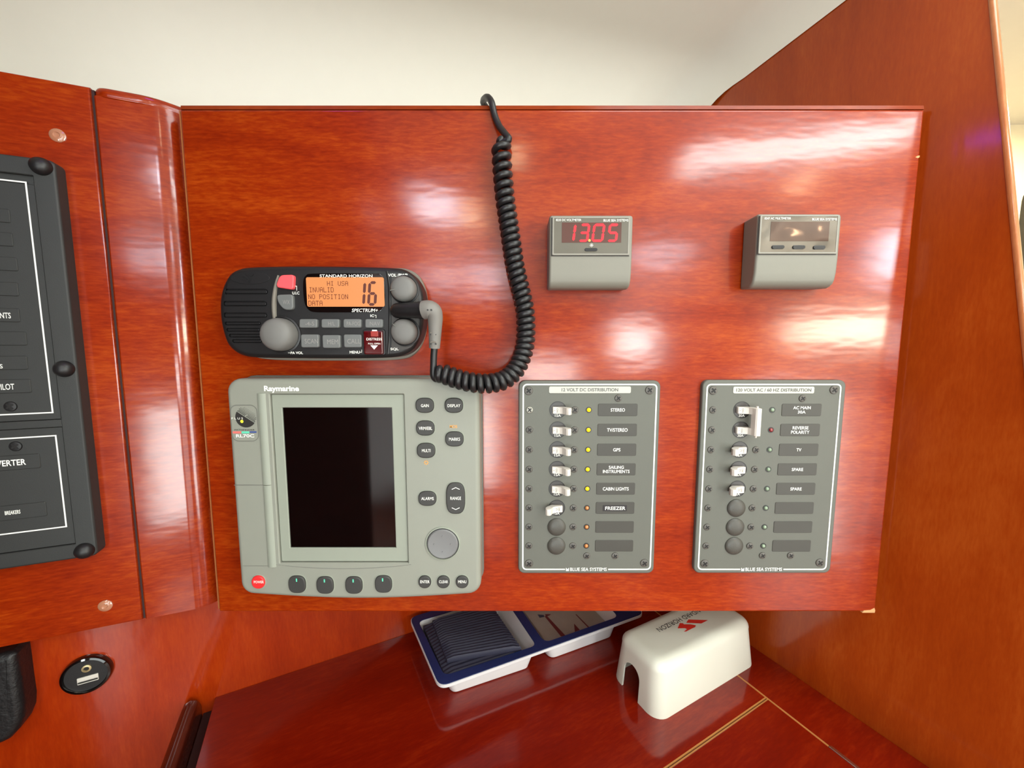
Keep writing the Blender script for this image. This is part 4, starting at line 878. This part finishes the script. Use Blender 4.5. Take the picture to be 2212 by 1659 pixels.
# ================================================================== coiled microphone cord
def bp(x, y, h): return BRD.P(*BRD.px(x, y, h), h)
cord = Thing('coiled_cord', 'black coiled microphone cord looping from the radio up over the board top', 'cord', bp(1136, 708, 0.0))
el = MB(BRD); eh = HV + 0.0125
ep = cat([bp(916, 670, eh), bp(926, 669, eh + 0.001), bp(936, 673, eh + 0.001), bp(940, 686, eh), bp(940, 706, eh - 0.001), bp(939.5, 728, eh - 0.002), bp(938.5, 752, eh - 0.003)], 6, False)
boot = cord.add('plug_elbow', el.tube(ep, lambda u: 0.0078 * (1 - 0.42 * max(0, (u - 0.22) / 0.78) ** 0.8), 18), m_boot, label='grey angled plug', smooth=60)
for y0 in (722.5, 743):
    for x0 in (929.7, 940.6): cord.add('boot_slot', MB(BRD).lathe(*BRD.px(x0, y0, eh + 0.004), [(0.0006, eh - 0.001), (0.0006, eh + 0.0032), (0, eh + 0.0034)], 8), m_ink, boot)
    pq = [BRD.P(*BRD.px(x, y0 - 3.5 + (0 if abs(x - 935) > 3 else -1), eh + 0.004), eh + 0.0030) for x in (929, 932, 935, 938, 941)]
    cord.add('boot_rib', MB(BRD).tube(pq, 0.0005, 6), m_gasket, boot)
for x0 in (924, 931.5): cord.add('boot_slot', MB(BRD).lathe(*BRD.px(x0, 669.5, eh + 0.009), [(0.0007, eh + 0.004), (0.0007, eh + 0.0092), (0, eh + 0.0094)], 8), m_ink, boot)
WR = 0.0029
CP = [(1083.5, 300, .0095), (1083, 320, .0095), (1084, 346, .0095), (1087, 388, .0095), (1091, 430, .0095), (1097, 471, .0095), (1102.5, 508.6, .0095), (1109, 554, .0095), (1115, 588, .0095), (1125, 629, .0095), (1134, 671, .0095), (1136, 708, .0100), (1134.6, 741.6, .0115), (1127.5, 770.7, .0150), (1113, 800, .0200), (1088, 821, .0265), (1054.7, 828.5, .0325), (1021, 826.5, .0345), (988, 818.5, .0340), (959, 808, .0330), (944.5, 803, .0325)]
path = [Vector(p) for p in cat([tuple(bp(*q)) for q in CP], 14, False)]
seg = [0.0]
for i in range(1, len(path)): seg.append(seg[-1] + (path[i] - path[i - 1]).length)
TOT = seg[-1]
def at_s(s_):
    s_ = max(0, min(TOT, s_)); lo = 0
    while lo < len(seg) - 2 and seg[lo + 1] < s_: lo += 1
    u = (s_ - seg[lo]) / max(1e-9, seg[lo + 1] - seg[lo]); return path[lo].lerp(path[lo + 1], u), (path[min(lo + 2, len(path) - 1)] - path[max(lo - 1, 0)]).normalized()
hel = []; s_ = 0.0; ph = math.radians(20); dth = 2 * math.pi / 20
while s_ < TOT:
    u = s_ / TOT; pitch = 0.0086 - 0.0024 * min(1, u / 0.25) - 0.0003 * u
    p, t_ = at_s(s_); nrm = Vector((0, -1, 0)); nrm = (nrm - t_ * nrm.dot(t_)).normalized(); bi = t_.cross(nrm)
    ramp = min(1.0, s_ / 0.006, (TOT - s_) / 0.004 + 0.3); rr_ = 0.0060 * ramp
    hel.append(p + nrm * (rr_ * math.cos(ph)) + bi * (rr_ * math.sin(ph))); ph += dth; s_ += pitch / 20
cord.add('coil', MB(BRD).tube(hel, WR, 8), m_cord, smooth=70)
lead0 = cat([tuple(bp(1050, 232, -0.022)), tuple(bp(1044, 222, -0.017)), tuple(bp(1046, 214, -0.010)), tuple(bp(1054, 211, -0.001)), tuple(bp(1062, 222, .0035)), tuple(bp(1068, 248, .0035)), tuple(bp(1078, 272, .005)), tuple(bp(1090, 288, .009)), tuple(bp(1099, 302, .012)), tuple(hel[6])], 6, False)
cord.add('lead', MB(BRD).tube(lead0, WR, 10), m_cord)
lead1 = cat([tuple(bp(938.5, 750, eh - 0.003)), tuple(bp(937, 770, eh - 0.003)), tuple(bp(936.5, 790, eh - 0.003)), tuple(bp(936.5, 812, eh - 0.004)), tuple(bp(944, 818, eh - 0.006)), tuple(hel[-6])], 6, False)
cord.add('lead', MB(BRD).tube(lead1, WR, 10), m_cord)

# ================================================================== black electrical panel on the left wall
HE = 0.012
ep_ = LFT
a1e = (ep_.px(121, 347, HE)[0] + ep_.px(207, 1195, HE)[0]) / 2; b1e = ep_.px(97, 343, HE)[1]; b0e = ep_.px(195, 1203, HE)[1]
a0e = a1e - 0.20
pe = Thing('electrical_panel', 'large black electrical panel cut off by the left border', 'electrical panel', LFT.P(a1e - 0.1, b0e))
wI = 0.0135; inb1 = b1e - 0.0135; inb0 = b0e + 0.0130
pe.add('frame', MB(ep_).plate(rr(a0e, b0e, a1e, b1e, 0.005), 0.0, HE, 0.002, 3, holes=[(rr(a0e + wI, inb0, a1e - wI, inb1, 0.001, 2), HE - 0.003, 0.0006)]), m_blk2, smooth=30)
midb = ep_.px(60, 918, HE)[1]
HE1 = HE - 0.0012
up = pe.add('upper_plate', MB(ep_).box(a0e + wI + 0.0008, midb + 0.0035, a1e - wI - 0.0008, inb1 - 0.0075, HE - 0.0032, HE1, 0.0004, 1), m_blk2)
lo_ = pe.add('lower_plate', MB(ep_).box(a0e + wI + 0.0008, inb0 + 0.0010, a1e - wI - 0.0008, midb - 0.0035, HE - 0.0032, HE1, 0.0004, 1), m_blk2)
pe.add('divider_bar', MB(ep_).box(a0e + wI, midb - 0.0032, a1e - wI, midb + 0.0032, HE - 0.0032, HE - 0.0004, 0.0006, 2), m_blk2)
dm = MB(ep_).lathe(0, 0, [(0.0070, -0.0003), (0.0070, 0.0006), (0.0062, 0.0030), (0.0044, 0.0048), (0.0020, 0.0058), (0, 0.0060)], 24).mesh('domed_screw', m_blk, LFT.o)
for q in ((98, 359), (146, 797), (191, 1190)):
    a, b = ep_.px(*q, HE + 0.002); pe.put('domed_screw', dm, LFT.P(a1e - 0.0082, b, HE))
aR1 = (ep_.px(56, 394, HE1)[0] + ep_.px(114, 891, HE1)[0]) / 2; aR2 = (ep_.px(119, 941, HE1)[0] + ep_.px(145, 1137, HE1)[0]) / 2
bu1, bu0 = ep_.px(56, 394, HE1)[1], ep_.px(114, 891, HE1)[1]; bl1, bl0 = ep_.px(119, 941, HE1)[1], ep_.px(145, 1137, HE1)[1]
pe.add('border_line', MB(ep_).line([(a0e + 0.03, bu1), (aR1, bu1), (aR1, bu0), (a0e + 0.03, bu0)], 0.0011, HE1 + EPS), m_white, up)
pe.add('border_line', MB(ep_).line([(a0e + 0.03, bl1), (aR2, bl1), (aR2, bl0), (a0e + 0.03, bl0)], 0.0011, HE1 + EPS), m_white, lo_)
lab = [(462, 22, None), (514, 28, None), (568, 38, None), (623, 40, None), (680, 43, 'INSTRUMENTS'), (731, 58, None), (784, 60, 'DECK\nLIGHTS'), (835, 68, 'AUTOPILOT')]
for y, xr, tx in lab:
    q = ep_.R(xr - 120, y - 15, xr, y + 15, HE1)
    pl = pe.add('label_plate', MB(ep_).plate(rr(*q, 0.0012, 3), HE1 - 0.0003, HE1 + 0.0007, 0.0004, 1), m_blk2, up)
    if tx:
        tw = {'INSTRUMENTS': (-62, 25, 12.5), 'DECK\nLIGHTS': (-45, 7, 22), 'AUTOPILOT': (-45, 33, 13)}[tx]; q = ep_.R(tw[0], y - tw[2] / 2 + 1, tw[1], y + tw[2] / 2 + 1, HE1)
        pe.text(tx, ep_, q, HE1 + 0.0007 + EPS, m_white, pl, bold=0.012)
for y, xr, tx, tw in ((1000, 88, 'INVERTER', (-25, 58, 13)), (1106, 102, 'BREAKERS', (12, 46, 8.5))):
    q = ep_.R(xr - 140, y - 16, xr, y + 16, HE1); pl = pe.add('label_plate', MB(ep_).plate(rr(*q, 0.0012, 3), HE1 - 0.0003, HE1 + 0.0007, 0.0004, 1), m_blk2, lo_)
    pe.text(tx, ep_, ep_.R(tw[0], y - tw[2] / 2, tw[1], y + tw[2] / 2, HE1), HE1 + 0.0007 + EPS, m_white, pl, bold=0.02)
S_lf, S_lfx = screw_mesh(LFT, 0.0042, m_blk), cross_mesh(LFT, 0.0042)
for q in ((23, 878), (34, 964)): add_screw(pe, LFT, *ep_.px(*q, HE1), HE1, S_lf, S_lfx)

# ================================================================== socket, pouch on the low left wall
sa, sb = LOW.px(190, 1453); rS = 0.0190
so = Thing('media_socket', 'round black audio and charging socket set in the low left wall', 'socket', LOW.P(sa, sb))
so.add('ring', MB(LOW).lathe(sa, sb, [(rS, 0.0), (rS, 0.003), (rS * 0.95, 0.0048), (rS * 0.86, 0.0052), (rS * 0.82, 0.0036)], 40), m_blkg)
fc = so.add('face', MB(LOW).lathe(sa, sb, [(rS * 0.83, 0.0005), (rS * 0.83, 0.0036), (0, 0.0037)], 40), m_blk)
ja, jb = LOW.px(187, 1444, 0.004); so.add('audio_jack', MB(LOW).lathe(ja, jb, [(0.0036, 0.0034), (0.0036, 0.0045), (0.0021, 0.0047), (0.0019, 0.0036)], 24), m_brass); so.add('jack_hole', MB(LOW).flat(ell(ja, jb, 0.0019, n=16), 0.0040), m_scrx, fc)
ua, ub = LOW.px(190, 1467, 0.004); us = so.add('charging_port', MB(LOW).plate(rr(ua - 0.0076, ub - 0.0034, ua + 0.0076, ub + 0.0034, 0.0006, 2), 0.0036, 0.0044, 0.0002, 1, holes=[(rr(ua - 0.0068, ub - 0.0026, ua + 0.0068, ub - 0.0006, 0.0003, 2), 0.0038)]), mat('bright_port_metal', (226, 222, 212), 0.3, metal=0.4))
so.add('port_slot', MB(LOW).flat([(ua - 0.0072, ub - 0.0022), (ua + 0.0072, ub - 0.0022), (ua + 0.0072, ub - 0.0009), (ua - 0.0072, ub - 0.0009)], 0.0046), m_scrx, us)
pa0, pb0 = LOW.px(-150, 1600, 0.02)[0], LOW.px(20, 1607, 0.02)[1]; pa1 = LOW.px(48, 1540, 0.02)[0]; pb1 = LOW.px(20, 1413, 0.02)[1]
pu = Thing('black_pouch', 'black leather pouch on the wall at the lower left border', 'pouch', LOW.P(pa1, pb0))
po = ccw(([(pa0, pb1)] + LOW.poly([(20, 1413), (33, 1417), (38, 1450), (43, 1490), (49, 1530), (48, 1555), (38, 1580), (18, 1602), (0, 1611)], 0.02) + [(pa0, pb0)]))
pu.add('body', MB(LOW).plate(po, 0.0, 0.020, 0.006, 4), m_pouch); pu.add('flap', MB(LOW).plate(rr(pa0 + 0.004, pb1 - 0.030, pa1 - 0.022, pb1 - 0.004, 0.006), 0.0195, 0.0222, 0.001, 2), m_pouch)

# ================================================================== things on the table
# blue-rimmed white tray
RZ = 0.028
tr = Thing('organiser_tray', 'white plastic tray with a navy blue rim under the board', 'tray', TAB.P(0.08, 0.11, 0.0))
rim = rpoly([(-0.0610, 0.0535), (0.2250, 0.0375), (0.2300, 0.1680), (-0.0665, 0.1770)], 0.012, 6)
c1 = rpoly([(-0.0515, 0.0650), (0.0622, 0.0560), (0.0665, 0.1600), (-0.0570, 0.1640)], 0.008, 5); c2 = rpoly([(0.0735, 0.0552), (0.1880, 0.0490), (0.1930, 0.1560), (0.0780, 0.1600)], 0.010, 5)
def with_holes(mb, out, holes, h0, h1):
    o = ccw(out); lb = mb.ring(o, h0); lt_ = mb.ring(o, h1); mb.bridge(lb, lt_); B = [lb]; T = [lt_]
    for ho in holes: p = ccw(ho); x0 = mb.ring(p, h0); x1 = mb.ring(p, h1); mb.bridge(x0, x1); B.append(x0); T.append(x1)
    mb.fill(T); mb.fill(B); return mb
tr.add('rim_tray', with_holes(MB(TAB), rim, [c1, c2], RZ - 0.0040, RZ - 0.0008), m_tray)
tr.add('blue_rim', with_holes(MB(TAB), off(ccw(rim), 0.0009), [c1, c2], RZ - 0.0010, RZ), m_trayb, label='navy blue felted rim')
def tub(c, bot):
    mb = MB(TAB); c = ccw(c); n = len(c); cx = sum(p[0] for p in c) / n; cy = sum(p[1] for p in c) / n
    bo_ = [(cx + (p[0] - cx) * bot[0], cy + (p[1] - cy) * bot[1]) for p in c]
    l0 = mb.ring(off(c, -0.0012), RZ - 0.0038); l1 = mb.ring(off(bo_, -0.0012), 0.002); l2 = mb.ring(off(bo_, 0.0010), 0.0); mb.bridge(l0, l1); mb.bridge(l1, l2); mb.bm.faces.new(l2)
    i0 = mb.ring(c, RZ - 0.001); i1 = mb.ring(bo_, 0.003); mb.bridge(i0, i1); mb.bm.faces.new(i1)
    return mb
tr.add('tub', tub(c1, (0.83, 0.96)), m_tray, smooth=50); tr.add('tub', tub(c2, (0.84, 0.96)), m_tray, smooth=50)
# ribbed navy cloth in the first well
def ribbed(pts4, h0, h1, nrib, amp):
    mb = MB(TAB); A, B, C_, D_ = [Vector(p) for p in pts4]; nu, nv = 10, nrib * 6; g = []
    for j in range(nv + 1):
        v = j / nv; row = []
        for i in range(nu + 1):
            u = i / nu; p = (A.lerp(B, u)).lerp(D_.lerp(C_, u), v)
            edge = min(1.0, u / 0.06, (1 - u) / 0.06, v / 0.05, (1 - v) / 0.05); hh = h1 - (1 - math.sqrt(max(0, 1 - (1 - edge) ** 2))) * 0.003 + amp * math.sin(2 * math.pi * nrib * v)
            row.append(mb.bm.verts.new(TAB.P(p.x, p.y, hh)))
        g.append(row)
    for j in range(nv):
        for i in range(nu): mb.bm.faces.new((g[j][i], g[j][i + 1], g[j + 1][i + 1], g[j + 1][i]))
    loop = [g[0][i] for i in range(nu + 1)] + [g[j][nu] for j in range(1, nv + 1)] + [g[nv][i] for i in range(nu - 1, -1, -1)] + [g[j][0] for j in range(nv - 1, 0, -1)]
    low = [mb.bm.verts.new(v.co - EZ * (h1 - h0 - 0.001)) for v in loop]; mb.bridge(loop, low); mb.bm.faces.new(low); return mb
cl = Thing('folded_cloth', 'folded dark navy ribbed cloth lying in the tray', 'cloth', TAB.P(0.0, 0.11, 0.004))
cl.add('lower_fold', ribbed([(-0.0400, 0.0720), (0.0330, 0.0650), (0.0340, 0.148), (-0.0410, 0.151)], 0.0036, 0.0190, 17, 0.0006), m_navy, smooth=70)
cl.add('under_fold', ribbed([(-0.0492, 0.0672), (0.0450, 0.0595), (0.0460, 0.153), (-0.0520, 0.158)], 0.0195, 0.0268, 17, 0.0006), m_navy, smooth=70)
cl.add('top_fold', ribbed([(-0.0430, 0.0815), (0.0425, 0.0590), (0.0400, 0.148), (-0.0410, 0.153)], 0.0272, 0.0335, 18, 0.0008), m_navy, smooth=70)
# picture card in the second well
cd = Thing('picture_card', 'grey card with a dark red picture lying in the tray', 'card', TAB.P(0.13, 0.10, 0.010))
HC = 0.0110
cd.add('card', MB(TAB).plate(rpoly([(0.0860, 0.0605), (0.1800, 0.0560), (0.1840, 0.1490), (0.0900, 0.1530)], 0.003, 3), 0.0035, HC), m_card)
def ct(x, y): return TAB.px(870 + x / 4.022, 1310 + y / 4.022, HC)
pm = MB(TAB)
pm.flat([ct(*p) for p in ((1230, 85), (1255, 85), (1415, 255), (1375, 262))], HC + EPS); pm.flat([ct(*p) for p in ((1488, 150), (1540, 205), (1495, 222))], HC + EPS); pm.flat([ct(*p) for p in ((1235, 70), (1290, 70), (1270, 82), (1245, 88))], HC + 2 * EPS); pm.flat([ct(*p) for p in ((1500, 70), (1510, 70), (1625, 185), (1612, 188))], HC + EPS)
cd.add('printed_shape', pm, m_cardr); pm = MB(TAB); pm.flat([ct(*p) for p in ((1170, 70), (1225, 75), (1230, 92), (1190, 100))], HC + EPS); cd.add('printed_shape', pm, m_cardb)

# white radio dust cover
CA0, CA1, CB0, CB1, CH = 0.1375, 0.3105, -0.0645, 0.0070, 0.0575
cv = Thing('dust_cover', 'ivory plastic radio cover with a notch, resting on the table', 'cover', TAB.P((CA0 + CA1) / 2, (CB0 + CB1) / 2, 0))
def shell():
    mb = MB(TAB); dr = 0.0040; R = 0.0125
    def o(i, r): return ccw(rr(CA0 + i, CB0 + i, CA1 - i, CB1 - i, max(r, 0.002), 8))
    prev = mb.ring(o(0, 0.016), 0.0); first = prev
    for k in range(1, 4): l = mb.ring(o(dr * k / 3, 0.016), (CH - R) * k / 3); mb.bridge(prev, l); prev = l
    for k in range(1, 9):
        t = math.pi / 2 * k / 8; l = mb.ring(o(dr + R * (1 - math.cos(t)), 0.016 - (0.010) * (k / 8)), CH - R + R * math.sin(t)); mb.bridge(prev, l); prev = l
    mb.bm.faces.new(prev); w = 0.0022
    ip = mb.ring(o(w, 0.014), 0.0); mb.bridge(first, ip)
    for k in range(1, 3): l = mb.ring(o(w + dr * k / 2, 0.014), (CH - R) * k / 2); mb.bridge(ip, l); ip = l
    l = mb.ring(o(w + dr + R * 0.3, 0.010), CH - 0.004); mb.bridge(ip, l); ip = l
    l = mb.ring(o(w + dr + R * 0.9, 0.008), CH - w); mb.bridge(ip, l); mb.bm.faces.new(l); return mb
sh_me = shell().mesh('shell', m_cover, cv.O, 45); sh = bpy.data.objects.new('shell', sh_me); COL.objects.link(sh); sh.parent = cv.e
ct_fr = Fr(TAB.P(CA0 - 0.01, 0, 0), -EV, EZ)                       # plane of the notched end
n0, n1 = -0.0125, -0.0365
cutb = MB(ct_fr); nb = [(-n0 - 0.0005, -0.01), (-n1 + 0.0006, -0.01)] + [((-n0 - n1) / 2 + 0.0118 * math.cos(t), 0.0225 + 0.0118 * math.sin(t)) for t in [math.pi * i / 12 for i in range(13)]]
cutb.plate(nb, -0.030, 0.010); cm = cutb.mesh('notch_cutter', m_cover, cv.O, 0); co = bpy.data.objects.new('notch_cutter', cm); COL.objects.link(co); co.location = cv.O
md = sh.modifiers.new('notch', 'BOOLEAN'); md.operation = 'DIFFERENCE'; md.object = co; md.solver = 'EXACT'
dg = bpy.context.evaluated_depsgraph_get(); nm = bpy.data.meshes.new_from_object(sh.evaluated_get(dg)); sh.modifiers.clear(); sh.data = nm; nm.name = 'shell'
for p in nm.polygons: p.use_smooth = True
nm.set_sharp_from_angle(angle=math.radians(45))
bpy.data.objects.remove(co, do_unlink=True)
def zc(x, y): return TAB.px(1300 + x / 6.144, 1310 + y / 6.144, CH)
lgm = MB(TAB); lgm.flat([zc(*p) for p in ((1150, 175), (1410, 183), (1320, 228), (1120, 218))], CH + EPS)
lgm.flat([zc(*p) for p in ((1035, 222), (1078, 224), (1088, 238), (1180, 240), (1248, 252), (1240, 275), (1190, 298), (1118, 335), (1088, 335), (1132, 304), (1105, 290), (1008, 292))], CH + EPS)
cv.add('red_logo', lgm, m_logo, smooth=0)
tA = zc(745, 318); tB = zc(1190, 105)
# text runs from the far right to the near left, upside down for the viewer
dx = Vector(tA) - Vector(tB); ln_ = dx.length; ux = dx.normalized(); uy = Vector((-ux.y, ux.x))
LT = Fr(TAB.P(tB[0], tB[1], CH), (TAB.ex * ux.x + TAB.ez * ux.y), (TAB.ex * uy.x + TAB.ez * uy.y))
full = ln_ * 16 / 10.6
cv.text('STANDARD HORIZON', LT, (ln_ - full, -0.0034, ln_, 0.0030), EPS, m_ink, bold=0.004)
